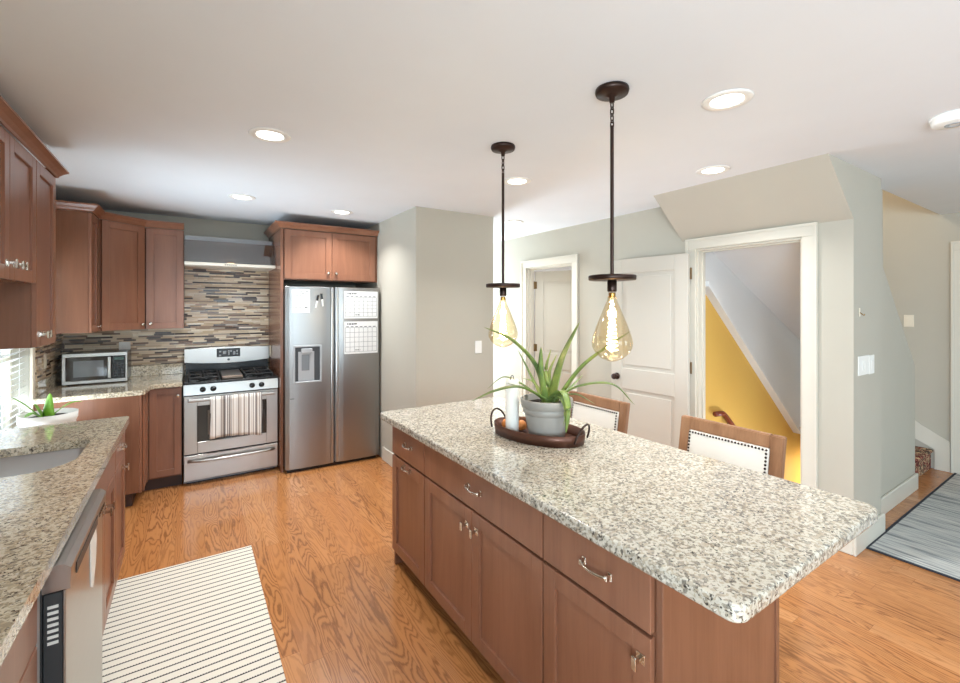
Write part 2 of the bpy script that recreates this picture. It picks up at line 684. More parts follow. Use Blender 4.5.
def smooth_path(pts, n=14):
    P = [Vector(p) for p in pts]
    P = [P[0] * 2 - P[1]] + P + [P[-1] * 2 - P[-2]]
    out = []
    for i in range(1, len(P) - 2):
        for k in range(n):
            t = k / n
            a, b, c, d = P[i - 1], P[i], P[i + 1], P[i + 2]
            out.append(0.5 * ((2 * b) + (c - a) * t + (2 * a - 5 * b + 4 * c - d) * t * t + (3 * b - a - 3 * c + d) * t ** 3))
    out.append(P[-2])
    return out


def wall_grid(mb, axis, c0, c1, a0, a1, z0, z1, holes):
    """Wall slab between c0 and c1 on `axis`, spanning a0..a1, with rectangular holes (a, b, zlo, zhi)."""
    As = sorted({a0, a1} | {h[0] for h in holes} | {h[1] for h in holes})
    for p, q in zip(As, As[1:]):
        cuts = sorted([(h[2], h[3]) for h in holes if h[0] <= p + 1e-6 and h[1] >= q - 1e-6])
        z = z0
        for lo, hi in cuts + [(z1, z1)]:
            if lo > z + 1e-6:
                if axis == 'x':
                    mb.box(c0, c1, p, q, z, lo)
                else:
                    mb.box(p, q, c0, c1, z, lo)
            z = max(z, hi)
    return mb


CEIL = 2.46
XL, YB, XR = -0.95, 5.29, 3.505

# ================================================================== the setting
fl = MB()
fl.box(-1.2, 3.60, -3.5, 6.3, -0.12, 0)
fl.box(3.60, 6.2, -3.5, 1.24, -0.12, 0)
fl.box(5.45, 6.2, 1.24, 1.9, -0.12, 0)
fl.box(3.60, 5.6, 2.25, 5.3, -0.12, 0)
struct(fl, 'floor', M['floor'], 'orange oak strip floor with cathedral grain', 'floor')
ce = MB()
ce.box(-1.2, 3.60, -3.5, 6.3, CEIL, CEIL + 0.15)
ce.box(3.60, 6.2, -3.5, 1.13, CEIL, CEIL + 0.15)
ce.box(3.60, 5.7, 2.25, 5.3, CEIL, CEIL + 0.15)
struct(ce, 'ceiling', M['ceil'], 'flat pale grey white ceiling', 'ceiling')

W2 = (-2.4, -0.6, 0.7, 2.1)  # opening for the added, unseen left rear window
W1 = (3.38, 4.355, 0.50, 1.90)
struct(wall_grid(MB(), 'x', XL - 0.14, XL, -3.5, YB + 0.1, 0, CEIL, [W1, W2]), 'wall_left', M['wall'], 'greige wall on the left behind sink counter and blinds', 'wall')
struct(MB().box(XL, 1.68, YB, YB + 0.1, 0, CEIL), 'wall_back', M['wall'], 'greige back wall behind range and corner cabinets', 'wall')
struct(MB().box(1.672, 2.506, 3.58, YB + 0.1, 0, CEIL), 'wall_center', M['wall'], 'boxed out greige wall block beside the refrigerator', 'wall')
struct(wall_grid(MB(), 'y', 6.1, 6.2, 2.4, 3.6, 0, CEIL, [(2.6, 3.4, 0.25, 2.15)]), 'wall_hall', M['wall'], 'short end wall of the bright side hall', 'wall')
struct(MB().box(2.406, 2.506, YB + 0.1, 6.1, 0, CEIL), 'wall_passage', M['wall'], 'side wall of the bright hall behind the wall block', 'wall')
D1 = (1.316, 2.071, 0.0, 2.045)
D2 = (3.487, 4.276, 0.0, 2.055)
struct(wall_grid(MB(), 'x', XR, XR + 0.1, 1.04, 6.1, 0, CEIL, [D1, D2]), 'wall_right', M['wall'], 'greige wall holding the two white doorways', 'wall')
# sloping box over the basement door
struct(MB().prism([(3.105, CEIL), (XR, 2.125), (XR, CEIL)], 1.04, 2.20, axis='y'), 'trim_1', M['wall'], 'sloping greige soffit above the basement door', 'soffit')
struct(MB().box(XR + 0.1, 4.02, 1.04, 1.23, 0, CEIL + 0.6), 'wall_front', M['wall'], 'narrow greige end wall with the double switch plate', 'wall')
struct(MB().prism([(4.02, 0), (5.232, 0), (5.232, 1.06), (4.41, 1.872), (4.40, CEIL), (4.021, CEIL)], 1.13, 1.23, axis='y'), 'wall_knee', M['wall'], 'stair knee wall with a steep slanted top', 'wall')
struct(wall_grid(MB(), 'x', 6.05, 6.15, -3.5, 2.3, 0, 3.6, []), 'wall_end', M['wall'], 'greige wall at the far right beside the stair foot', 'wall')
struct(wall_grid(MB(), 'y', -3.5, -3.4, XL, 6.05, 0, CEIL, [(-0.6, 1.9, 0.55, 2.2), (3.7, 5.5, 0.4, 2.2)]), 'wall_rear', M['wall'], 'rear wall with two unseen windows added for light', 'wall')
# stair well above the knee wall
struct(MB().box(4.02, 6.05, 2.2, 2.3, 0, 3.6).box(4.0, 6.05, 1.13, 2.2, 3.5, 3.6).box(3.95, 4.02, 1.23, 2.2, 2.3, 3.5).box(4.02, 6.05, 1.05, 1.13, CEIL + 0.15, 3.5),
       'wall_stairwell', M['wall'], 'inner walls of the stairwell going up', 'wall')
# room behind the second doorway
struct(MB().box(5.5, 5.6, 2.35, 5.2, 0, CEIL).box(3.605, 5.5, 5.1, 5.2, 0, CEIL).box(3.605, 5.5, 2.35, 2.45, 0, CEIL), 'wall_bathroom', M['wallw'],
      'walls of the small room behind the second doorway', 'wall')
# basement stairwell behind the first doorway
struct(MB().box(3.605, 7.0, 2.10, 2.2, -2.6, 2.44).box(7.0, 7.1, 1.0, 2.2, -2.6, 0.4), 'wall_basement', M['yellow'], 'yellow painted wall of the basement stair', 'wall')
struct(MB().box(3.605, 7.0, 1.23, 1.30, -2.6, -0.13).box(3.605, 4.19, 1.235, 1.30, -0.13, 1.84), 'wall_basement_side', M['wallw'], 'pale side wall of the basement stair', 'wall')
sl = MB()


def slope_z(x):
    return 1.76 - (x - 3.64) * 0.86


def ceil_z(x):
    return 2.088 - 0.48 * (x - 3.659)


sc = bmesh.new()
lo = [(3.606, 1.302), (3.606, 2.084), (5.7, 2.084), (5.7, 2.0), (4.3, 1.62), (4.2, 1.302)]
A = [sc.verts.new((x, y, ceil_z(x))) for x, y in lo]
B = [sc.verts.new((x, y, ceil_z(x) + 0.06)) for x, y in lo]
sc.faces.new(A)
sc.faces.new(B)
for k in range(len(lo)):
    sc.faces.new((A[k], A[(k + 1) % len(lo)], B[(k + 1) % len(lo)], B[k]))
bmesh.ops.recalc_face_normals(sc, faces=sc.faces)
sl._add(sc)
struct(sl, 'ceiling_stair', M['wallw'], 'white sloping ceiling over the basement stair', 'ceiling')
struct(MB().prism([(3.606, slope_z(3.606)), (5.36, slope_z(5.36)), (5.7, slope_z(5.36)), (5.7, ceil_z(5.7) + 0.05), (3.606, ceil_z(3.606) + 0.05)], 2.085, 2.0995, axis='y'),
       'wall_basement_upper', M['wallw'], 'white upper part of the basement stair wall above the slanted board', 'wall')
st = MB()
for s_ in (0,):
    t = bmesh.new()
    pr = [(3.64, 2.03), (3.64, 2.095)]
    ring = []
    for x in (3.61, 5.36):
        z = slope_z(x)
        ring.append([t.verts.new((x, 2.03, z - 0.001)), t.verts.new((x, 2.0995, z - 0.001)), t.verts.new((x, 2.0995, z - 0.045)), t.verts.new((x, 2.03, z - 0.045))])
    t.faces.new(ring[0])
    t.faces.new(ring[1])
    for k in range(4):
        t.faces.new((ring[0][k], ring[0][(k + 1) % 4], ring[1][(k + 1) % 4], ring[1][k]))
    bmesh.ops.recalc_face_normals(t, faces=t.faces)
    st._add(t)
struct(st, 'trim_2', M['wallw'], 'white slanted trim board between yellow wall and sloping ceiling', 'trim')
bs = MB()
for k in range(11):
    bs.box(3.61 + 0.25 * k, 3.89 + 0.25 * k, 1.302, 2.098, -0.21 - 0.2 * k, -0.16 - 0.2 * k)
struct(bs, 'floor_basement_stair', M['plaster'], 'wooden basement treads behind the open door', 'stair')

# baseboards
BB = 0.135


def base(mb_boxes, name, label):
    m = MB()
    for b in mb_boxes:
        m.box(*b, 0, BB, 0.004)
    return struct(m, name, M['trim'], label, 'baseboard')


base([(1.654, 1.671, 3.5795, 4.36), (1.654, 2.524, 3.562, 3.579), (2.507, 2.524, 3.5795, 5.39)], 'baseboard_center', 'white baseboard around the boxed out wall block')
base([(3.487, 3.504, 1.0395, 1.216), (3.487, 3.504, 2.20, 3.387), (3.487, 3.504, 4.386, 6.1), (3.487, 4.04, 1.022, 1.039)], 'baseboard_right', 'white baseboard below the two doorways and end wall')
base([(4.04, 5.25, 1.112, 1.129), (5.233, 5.25, 1.129, 1.17)], 'baseboard_knee', 'white baseboard along the stair knee wall')
base([(6.032, 6.049, -3.4, -1.0)], 'baseboard_end', 'white baseboard on the far right wall')

# door and window casings
def casing(name, label, plane, y0, y1, ztop, w=0.088, jamb=True):
    m = MB()
    x0, x1 = plane - 0.022, plane - 0.001
    m.box(x0, x1, y0 - w, y0, 0, ztop, 0.002).box(x0, x1, y1, y1 + w, 0, ztop, 0.002).box(x0, x1, y0 - w, y1 + w, ztop + 0.0005, ztop + w, 0.002)
    e = 0.001
    m.box(x0 - 0.008, x0 - 0.0003, y0 - w + e, y0 - w + 0.018, 0, ztop + w - 0.019).box(x0 - 0.008, x0 - 0.0003, y1 + w - 0.018, y1 + w - e, 0, ztop + w - 0.019)
    m.box(x0 - 0.008, x0 - 0.0003, y0 - w + e, y1 + w - e, ztop + w - 0.0185, ztop + w - e)
    if jamb:
        m.box(plane - 0.001, plane + 0.101, y0 + 0.0004, y0 + 0.014, 0, ztop - 0.0145).box(plane - 0.001, plane + 0.101, y1 - 0.014, y1 - 0.0004, 0, ztop - 0.0145).box(plane - 0.001, plane + 0.101, y0 + 0.0004, y1 - 0.0004, ztop - 0.014, ztop - 0.0004)
        m.box(plane + 0.045, plane + 0.07, y0 + 0.0142, y0 + 0.026, 0, ztop - .0265).box(plane + 0.045, plane + 0.07, y1 - 0.026, y1 - 0.0142, 0, ztop - .0265).box(plane + 0.045, plane + 0.07, y0 + 0.0142, y1 - 0.0142, ztop - 0.026, ztop - .0142)
    return struct(m, name, M['trim'], label, 'door casing')


casing('trim_3', 'cream casing around the basement stair doorway', XR, D1[0], D1[1], D1[3])
casing('trim_4', 'cream casing around the doorway behind the pendants', XR, D2[0], D2[1], D2[3])
m = MB()
m.box(6.026, 6.049, 0.96, 1.055, 0, 2.0995, 0.002).box(6.026, 6.049, 0.0, 1.055, 2.10, 2.19, 0.002).box(6.018, 6.0257, 1.037, 1.054, 0, 2.17).box(6.018, 6.0257, 0.001, 1.054, 2.1705, 2.189)
m.box(6.026, 6.049, 0.0, 0.0895, 0, 2.0995, 0.002)
struct(m, 'trim_5', M['trim'], 'cream casing at the far right edge beside the stair foot', 'door casing')
struct(MB().box(6.035, 6.047, 0.09, 0.96, 0, 2.10), 'door_3', M['doorp'], 'white closed door in the far right wall', 'door')


def panel_door(name, label, X, w, h=2.0, z0=0.012):
    """Two panel door; local x from the hinge (0) to the free edge (w), faces -y and +y."""
    mb = MB(X)
    t = 0.035
    st_ = 0.115
    mid = 0.80
    mb.box(0, st_, 0, t, z0, z0 + h, 0.002).box(w - st_, w, 0, t, z0, z0 + h, 0.002)
    for a, b in ((0, 0.20), (mid, mid + 0.19), (h - 0.13, h)):
        mb.box(st_, w - st_, 0, t, z0 + a, z0 + b, 0.002)
    for a, b in ((0.20, mid), (mid + 0.19, h - 0.13)):
        mb.box(st_, w - st_, 0.012, t - 0.012, z0 + a, z0 + b)
        # sloping panel mould and raised field
        for f0, f1 in ((0.012, 0.004), (t - 0.012, t - 0.004)):
            lo_, hi_ = min(f0, f1), max(f0, f1)
            mb.box(st_ + 0.035, w - st_ - 0.035, lo_, hi_, z0 + a + 0.035, z0 + b - 0.035, 0.003)
    o = mb.build(name, M['doorp'], None, label, 'door', None, 'structure')
    for side, yy in ((-1, -0.001), (1, t + 0.001)):
        k = MB(X)
        kx, kz = w - 0.065, 0.92
        k.lathe([(0, 0), (0.032, 0), (0.032, 0.006), (0.012, 0.010), (0.011, 0.030), (0.022, 0.036), (0.028, 0.048), (0.024, 0.060), (0, 0.064)], (kx, yy, kz), 20, (0, side, 0))
        k.build('door_knob', M['bronze'], o, partlabel='dark bronze door knob')
    for hz in (0.22, 1.02, 1.80):
        h_ = MB(X)
        h_.box(-0.012, 0.03, -0.004, -0.001, hz, hz + 0.09).cyl((-0.006, -0.006, hz - 0.003), (-0.006, -0.006, hz + 0.093), 0.007, 10)
        h_.build('hinge', M['hinge'], o, partlabel='aged bronze hinge')
    return o


# first door: swung wide open, flat against the wall (x axis points from hinge to free edge, front faces the room)
ang = math.degrees(math.atan2(0.755, -0.045))
# local +x = hinge -> free edge ; local -y must face -X : rotate so that -y -> -X, i.e. rotation of 90 mirrored
panel_door('door_1', 'white two panel door folded open against the wall', Matrix.Translation(Vector((3.448, 2.098, 0))) @ Matrix.Rotation(R(ang), 4, 'Z'), 0.75)
# second door: hinged at the far jamb, opening into the small room
panel_door('door_2', 'white two panel door ajar inside the doorway', Matrix.Translation(Vector((3.615, 4.255, 0))) @ Matrix.Rotation(math.atan2(-0.905, 0.425), 4, 'Z'), 0.745)


# windows
def window(name, label, y0, y1, z0, z1, blind_label, group=None):
    f = MB()
    xo, xi = XL - 0.14, XL
    for a, b, c, d in ((y0, y0 + 0.04, z0, z1), (y1 - 0.04, y1, z0, z1), (y0 + 0.04, y1 - 0.04, z0, z0 + 0.045), (y0 + 0.04, y1 - 0.04, z1 - 0.04, z1), (y0 + 0.04, y1 - 0.04, (z0 + z1) / 2 - 0.02, (z0 + z1) / 2 + 0.02)):
        f.box(xo + 0.01, xo + 0.055, a, b, c, d)
    f.box(xi + 0.001, xi + 0.02, y0 - 0.06, y0, z0 - 0.06, z1, 0.003).box(xi + 0.001, xi + 0.02, y1, y1 + 0.06, z0 - 0.06, z1, 0.003)
    f.box(xi + 0.001, xi + 0.02, y0 - 0.06, y1 + 0.06, z1 + 0.0005, z1 + 0.06, 0.003).box(xi + 0.0005, xi + 0.035, y0 - 0.06, y1 + 0.06, z0 - 0.03, z0, 0.003)
    o = f.build(name, M['cream'], None, label, 'window', None, 'structure')
    MB().box(xo + 0.03, xo + 0.034, y0 + 0.04, y1 - 0.04, z0 + 0.045, z1 - 0.04).build('pane', M['wglass'], o)
    if not blind_label:
        return o
    bl = thing('window_blind', blind_label, 'blind', (xi - 0.04, (y0 + y1) / 2, z0 + 0.01))
    s_ = MB()
    n = int((z1 - z0 - 0.07) / 0.042)
    for k in range(n):
        zc = z0 + 0.04 + k * 0.042
        s_.prism([(xi - 0.064, zc - 0.014), (xi - 0.062, zc - 0.016), (xi - 0.014, zc + 0.012), (xi - 0.016, zc + 0.014)], y0 + 0.012, y1 - 0.012, axis='y')
    s_.build('slats', M['blind'], bl)
    MB().box(xi - 0.07, xi - 0.012, y0 + 0.01, y1 - 0.01, z1 - 0.045, z1 - 0.004, 0.003).build('headrail', M['blind'], bl)
    MB().box(xi - 0.065, xi - 0.015, y0 + 0.012, y1 - 0.012, z0 + 0.004, z0 + 0.022, 0.003).build('bottom_rail', M['blind'], bl)
    for yy in (y0 + 0.16, (y0 + y1) / 2, y1 - 0.16):
        MB().cyl((xi - 0.012, yy, z0 + 0.02), (xi - 0.012, yy, z1 - 0.04), 0.0016, 6).build('ladder_cord', M['blind'], bl)
    return o


window('window_1', 'window with cream trim beyond the sink counter', *W1, 'white slatted blind of the window left of the microwave')
window('added_window_2', 'wide window added for light in the left wall behind the camera', *W2, None)


def added_rear_window(name, label, x0, x1, z0, z1):  # unseen windows added behind the camera as light sources
    f = MB()
    for a, b, c, d in ((x0, x0 + 0.05, z0, z1), (x1 - 0.05, x1, z0, z1), (x0 + 0.05, x1 - 0.05, z0, z0 + 0.05), (x0 + 0.05, x1 - 0.05, z1 - 0.05, z1), ((x0 + x1) / 2 - 0.03, (x0 + x1) / 2 + 0.03, z0 + 0.05, z1 - 0.05)):
        f.box(a, b, -3.49, -3.44, c, d)
    o = f.build(name, M['trim'], None, label, 'window', None, 'structure')
    MB().box(x0 + 0.05, x1 - 0.05, -3.47, -3.466, z0 + 0.05, z1 - 0.05).build('pane', M['wglass'], o)


added_rear_window('added_window_3', 'broad unseen window added for light in the rear wall', -0.6, 1.9, 0.55, 2.2)
added_rear_window('added_window_4', 'second unseen window added for light in the rear wall', 3.7, 5.5, 0.4, 2.2)

# stair foot
for k, (y0, y1, z0, z1) in enumerate(((1.17, 1.47, 0, 0.19), (1.47, 1.89, 0, 0.38))):
    pass
sm = thing('carpeted_stair', 'carpeted stair foot with red patterned runner behind the knee wall', 'stair', (5.75, 1.5, 0), kind='structure')
MB().box(5.46, 6.03, 1.19, 1.89, 0.0, 0.16).box(5.46, 6.03, 1.17, 1.89, 0.16, 0.19, 0.012, 2).build('step', M['carpet'], sm)
MB().box(5.46, 6.03, 1.47, 1.89, 0.191, 0.35).box(5.46, 6.03, 1.45, 1.89, 0.35, 0.38, 0.012, 2).build('step', M['carpet'], sm)
sk = MB()
sk.prism([(1.06, 0), (1.165, 0), (1.165, 0.19), (1.60, 0.42), (1.60, 0.62), (1.06, 0.27)], 6.031, 6.048, axis='x')
sk.prism([(1.06, 0.25), (1.60, 0.60), (1.60, 0.635), (1.06, 0.285)], 6.022, 6.032, axis='x')
struct(sk, 'trim_6', M['trim'], 'white slanted skirt board rising with the stair', 'trim')


# ================================================================== kitchen cabinets
def shaker(parent, X, x0, x1, z0, z1, y=0.0, name='door', fr=0.057, mat=None):
    """Framed door standing 20 mm proud of the plane y (local -y is the front)."""
    mb = MB(X)
    f = fr
    mb.box(x0, x0 + f, y - 0.02, y, z0, z1, 0.0015).box(x1 - f, x1, y - 0.02, y, z0, z1, 0.0015)
    mb.box(x0 + f, x1 - f, y - 0.02, y, z0, z0 + f, 0.0015).box(x0 + f, x1 - f, y - 0.02, y, z1 - f, z1, 0.0015)
    mb.box(x0 + f - 0.001, x1 - f + 0.001, y - 0.009, y, z0 + f - 0.001, z1 - f + 0.001)
    return mb.build(name, mat or M['cab'], parent)


def slab(parent, X, x0, x1, z0, z1, y=0.0, name='drawer'):
    return MB(X).box(x0, x1, y - 0.02, y, z0, z1, 0.002).build(name, M['cab'], parent)


def knob_round(parent, X, x, z, y=-0.02):
    return MB(X).lathe([(0, 0), (0.009, 0), (0.006, 0.006), (0.006, 0.012), (0.014, 0.017), (0.015, 0.022), (0.010, 0.027), (0, 0.028)], (x, y, z), 16, (0, -1, 0)).build('knob', M['nickel'], parent)


def knob_square(parent, X, x, z, y=-0.02):
    m = MB(X)
    m.box(x - 0.014, x + 0.014, y - 0.004, y, z - 0.014, z + 0.014, 0.001).box(x - 0.005, x + 0.005, y - 0.026, y - 0.004, z - 0.005, z + 0.005)
    m.box(x - 0.008, x + 0.008, y - 0.034, y - 0.026, z - 0.021, z + 0.017, 0.002)
    return m.build('knob', M['nickel'], parent)


def pull(parent, X, x, z, L=0.10, y=-0.02):
    m = MB(X)
    for s in (-1, 1):
        m.box(x + s * L / 2 - 0.008, x + s * L / 2 + 0.008, y - 0.004, y, z - 0.012, z + 0.012, 0.001)
        m.box(x + s * L / 2 - 0.005, x + s * L / 2 + 0.005, y - 0.020, y - 0.003, z - 0.008, z + 0.008, 0.001)
    pts = []
    for k in range(13):
        t = -1 + 2 * k / 12
        pts.append((x + t * L / 2, y - 0.016 - 0.010 * (1 - t * t), z - 0.003 * (1 - t * t)))
    m.tube(pts, 0.0055, 8)
    return m.build('handle', M['nickel'], parent)


def crown(mb, path, zlo, zhi, proj):
    """Crown moulding: profile swept along a 2D path of (x, y) points; the outside is to the right of the path direction."""
    prof = [(0.0, zlo), (0.006, zlo), (0.010, zlo + 0.010), (0.018, zlo + 0.018), (proj * 0.55, zlo + (zhi - zlo) * 0.52), (proj * 0.9, zhi - 0.012), (proj, zhi - 0.010), (proj, zhi), (0.0, zhi)]
    n = len(path)
    t = bmesh.new()
    rings = []
    for i in range(n):
        p = Vector(path[i])
        ds = []
        if i > 0:
            ds.append((p - Vector(path[i - 1])).normalized())
        if i < n - 1:
            ds.append((Vector(path[i + 1]) - p).normalized())
        ns = [Vector((d.y, -d.x)) for d in ds]
        mn = ns[0] if len(ns) == 1 else (ns[0] + ns[1]) / (1 + ns[0].dot(ns[1]))
        rings.append([t.verts.new((p.x + mn.x * o, p.y + mn.y * o, z)) for o, z in prof])
    for A, B in zip(rings, rings[1:]):
        for k in range(len(prof)):
            k2 = (k + 1) % len(prof)
            t.faces.new((A[k], A[k2], B[k2], B[k]))
    t.faces.new(rings[0])
    t.faces.new(rings[-1])
    bmesh.ops.recalc_face_normals(t, faces=t.faces)
    mb._add(t)
    return mb


# --- left wall: short double cabinet above the sink window and tall narrow one
XF = -0.645          # carcass front; doors stand 20 mm proud (-0.625)
X90 = frame((XF, 0, 0), 90)   # local x -> +Y, local -y -> +X
t = thing('wall_cabinet', 'short brown double door wall cabinet at the upper left above the sink counter', 'cabinet', (-0.80, 2.61, 1.675))
MB().box(XL + 0.002, XF, 2.236, 2.982, 1.678, 2.285).build('body', M['cabi'], t)
for a, b, kx in ((2.238, 2.602, 2.56), (2.606, 2.980, 2.648)):
    d = shaker(t, X90, a, b, 1.680, 2.283)
    knob_square(d, X90, kx, 1.745)
    if a > 2.5:
        knob_square(d, X90, kx + 0.055, 1.745)
t = thing('wall_cabinet', 'tall narrow brown wall cabinet left of the corner wall cabinets', 'cabinet', (-0.80, 3.17, 1.365))
MB().box(XL + 0.002, XF, 2.986, 3.354, 1.366, 2.285).build('body', M['cabi'], t)
d = shaker(t, X90, 2.989, 3.352, 1.368, 2.283)
knob_square(d, X90, 3.04, 1.43)
knob_square(d, X90, 3.10, 1.43)
cm = crown(MB(), [(-0.622, 2.15), (-0.622, 3.356), (XL + 0.003, 3.356)], 2.2865, 2.335, 0.045)
cm.build('crown_moulding', M['cab'], None, 'brown crown moulding along the upper left cabinets', 'moulding')

# --- corner wall cabinets
t = thing('wall_cabinet', 'brown wall cabinet with plain brown side panel above the blind window', 'cabinet', (-0.80, 4.5, 1.368))
MB().box(XL + 0.025, XF, 4.42, 4.715, 1.370, 2.285).build('body', M['cabi'], t)
d = shaker(t, X90, 4.424, 4.712, 1.372, 2.283)
knob_round(d, X90, 4.67, 1.41)
t = thing('wall_cabinet', 'diagonal brown corner wall cabinet above the microwave', 'cabinet', (-0.62, 4.97, 1.368))
pA, pB = Vector((-0.628, 4.722)), Vector((-0.338, 4.972))
MB().prism([(XL + 0.003, 4.718), (-0.633, 4.718), pA, pB, (-0.338, YB - 0.002), (XL + 0.003, YB - 0.002)], 1.370, 2.285).build('body', M['cabi'], t)
dv = pB - pA
XD = frame((pA.x, pA.y, 0), math.degrees(math.atan2(dv.y, dv.x)))
d = shaker(t, XD, 0.018, dv.length - 0.018, 1.372, 2.283, -0.001)
knob_round(d, XD, dv.length - 0.045, 1.415, -0.021)
t = thing('wall_cabinet', 'single door brown wall cabinet just left of the range hood', 'cabinet', (-0.19, 5.12, 1.368))
X0 = frame((0, 4.985, 0), 0)
MB().box(-0.334, -0.048, 4.985, YB - 0.002, 1.370, 2.285).build('body', M['cabi'], t)
d = shaker(t, X0, -0.330, -0.050, 1.372, 2.283)
knob_round(d, X0, -0.295, 1.42)
cm = crown(MB(), [(XL + 0.003, 4.418), (-0.622, 4.418), (-0.622, 4.715), (-0.338, 4.962), (-0.047, 4.962)][::1], 2.2865, 2.345, 0.045)
cm.build('crown_moulding', M['cab'], None, 'brown crown moulding stepping round the corner cabinets', 'moulding')

# --- cabinet and tall panel over the refrigerator
t = thing('wall_cabinet', 'wide two door brown cabinet above the refrigerator', 'cabinet', (1.19, 5.0, 1.83))
MB().box(0.748, 1.668, 4.55, YB - 0.002, 1.832, 2.318).build('body', M['cabi'], t)
XFc = frame((0, 4.55, 0), 0)
for a, b, kx in ((0.752, 1.192, 1.156), (1.196, 1.640, 1.232)):
    d = shaker(t, XFc, a, b, 1.842, 2.312)
    knob_round(d, XFc, kx, 1.905)
MB().box(0.716, 0.742, 4.535, YB - 0.002, 0.0, 2.318, 0.001).build('tall_panel', M['cabi'], None, 'tall brown end panel between range and refrigerator', 'panel')
crown(MB(), [(0.714, YB - 0.02), (0.714, 4.528), (1.668, 4.528)][::1], 2.3195, 2.375, 0.05).build('crown_moulding', M['cab'], None, 'brown crown moulding on the cabinet above the refrigerator', 'moulding')

# --- mosaic splash
struct(MB().box(-0.94, 0.714, YB - 0.011, YB - 0.001, 1.017, 1.368).box(-0.046, 0.714, YB - 0.011, YB - 0.001, 0.90, 1.017).box(-0.046, 0.714, YB - 0.011, YB - 0.001, 1.368, 2.0),
       'trim_7', M['tile'], 'narrow brown and beige mosaic tile behind the range', 'tile splash')
struct(MB().box(XL + 0.001, XL + 0.010, 4.485, YB - 0.012, 1.017, 1.364), 'trim_8', M['tile'], 'narrow mosaic tile beside the window', 'tile splash')

# --- back corner counter and base cabinets
poly = [(XL + 0.002, 4.352), (-0.315, 4.352), (-0.296, 4.37), (-0.27, 4.60), (-0.25, 4.628), (-0.056, 4.632), (-0.056, YB - 0.002), (XL + 0.002, YB - 0.002)]
wt = thing('worktop', 'speckled granite corner counter carrying the microwave', 'counter', (-0.5, 4.8, 0.875))
MB().prism(poly, 0.8755, 0.914, 0.006).build('slab', M['granite2'], wt)
MB().box(XL + 0.022, -0.056, YB - 0.034, YB - 0.013, 0.9145, 1.0155, 0.003).box(XL + 0.002, XL + 0.021, 4.485, YB - 0.013, 0.9145, 1.0155, 0.003).build('backsplash', M['granite2'], wt)
t = thing('base_cabinet', 'brown corner base cabinet left of the range', 'cabinet', (-0.5, 4.85, 0))
MB().box(XL + 0.004, -0.335, 4.375, YB - 0.004, 0.11, 0.874).box(-0.334, -0.06, 4.68, YB - 0.004, 0.10, 0.874).build('body', M['cabi'], t)
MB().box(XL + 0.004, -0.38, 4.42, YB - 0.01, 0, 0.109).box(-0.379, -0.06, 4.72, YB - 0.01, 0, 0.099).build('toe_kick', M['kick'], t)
pf = MB()
pf.box(-0.334, -0.318, 4.376, 4.60, 0.105, 0.874, 0.002).box(-0.317, -0.304, 4.40, 4.44, 0.105, 0.874, 0.004).box(-0.317, -0.304, 4.50, 4.60, 0.105, 0.874, 0.004).box(-0.334, -0.296, 4.602, 4.676, 0.105, 0.874, 0.003)
pf.build('filler', M['cab'], t)
XBc = frame((0, 4.68, 0), 0)
d = shaker(t, XBc, -0.288, -0.064, 0.115, 0.868, fr=0.052)
knob_round(d, XBc, -0.088, 0.80)

# --- sink counter run
XC = -0.342          # cabinet front
X90b = frame((XC, 0, 0), 90)
cut = MB()
out = [(XL + 0.002, -0.8), (-0.302, -0.8), (-0.302, 3.345), (-0.316, 3.368), (XL + 0.002, 3.368)]


def rrect(x0, x1, y0, y1, r, n=7):
    pts = []
    for cx, cy, a0, rr in ((x1 - r[0], y1 - r[0], 0, r[0]), (x0 + r[1], y1 - r[1], 90, r[1]), (x0 + r[2], y0 + r[2], 180, r[2]), (x1 - r[3], y0 + r[3], 270, r[3])):
        for k in range(n):
            a = R(a0 + 90 * k / (n - 1))
            pts.append((cx + rr * math.cos(a), cy + rr * math.sin(a)))
    return pts


hole = rrect(-0.85, -0.405, 2.405, 2.885, (0.055, 0.05, 0.16, 0.16))
tb = bmesh.new()


def loop(pts, z):
    vs = [tb.verts.new((x, y, z)) for x, y in pts]
    es = [tb.edges.new((vs[k], vs[(k + 1) % len(vs)])) for k in range(len(vs))]
    return vs, es


for z in (0.914, 0.876):
    vo_, eo = loop(out, z)
    vi, ei = loop(hole, z)
    bmesh.ops.triangle_fill(tb, use_beauty=True, use_dissolve=False, edges=eo + ei)
    if z == 0.914:
        top = (vo_, vi)
    else:
        bot = (vo_, vi)
for a, b in zip(top, bot):
    n_ = len(a)
    for k in range(n_):
        tb.faces.new((a[k], a[(k + 1) % n_], b[(k + 1) % n_], b[k]))
bmesh.ops.recalc_face_normals(tb, faces=tb.faces)
cut._add(tb)
cut.build('worktop', M['granite2'], None, 'speckled granite sink counter along the left window wall', 'counter')
# undermount bowl
sk_ = bmesh.new()
rings = []
for s_, z in ((1.03, 0.874), (1.0, 0.874), (0.985, 0.74), (0.93, 0.705), (0.5, 0.70), (0.12, 0.695)):
    cx, cy = -0.6275, 2.645
    rings.append([sk_.verts.new((cx + (x - cx) * s_, cy + (y - cy) * s_, z)) for x, y in hole])
for A, B in zip(rings, rings[1:]):
    for k in range(len(A)):
        sk_.faces.new((A[k], A[(k + 1) % len(A)], B[(k + 1) % len(A)], B[k]))
sk_.faces.new(rings[-1])
bmesh.ops.recalc_face_normals(sk_, faces=sk_.faces)
bowl = MB()
bowl._add(sk_, True)
sk = thing('sink', 'undermount stainless steel sink bowl in the granite counter', 'sink', (-0.6275, 2.645, 0.69))
bowl.build('bowl', M['sinkm'], sk)
MB().lathe([(0, 0), (0.042, 0), (0.045, 0.003), (0.03, 0.004), (0.02, 0.001), (0, 0.001)], (-0.6275, 2.645, 0.6965), 20).build('drain', M['nickel'], sk)

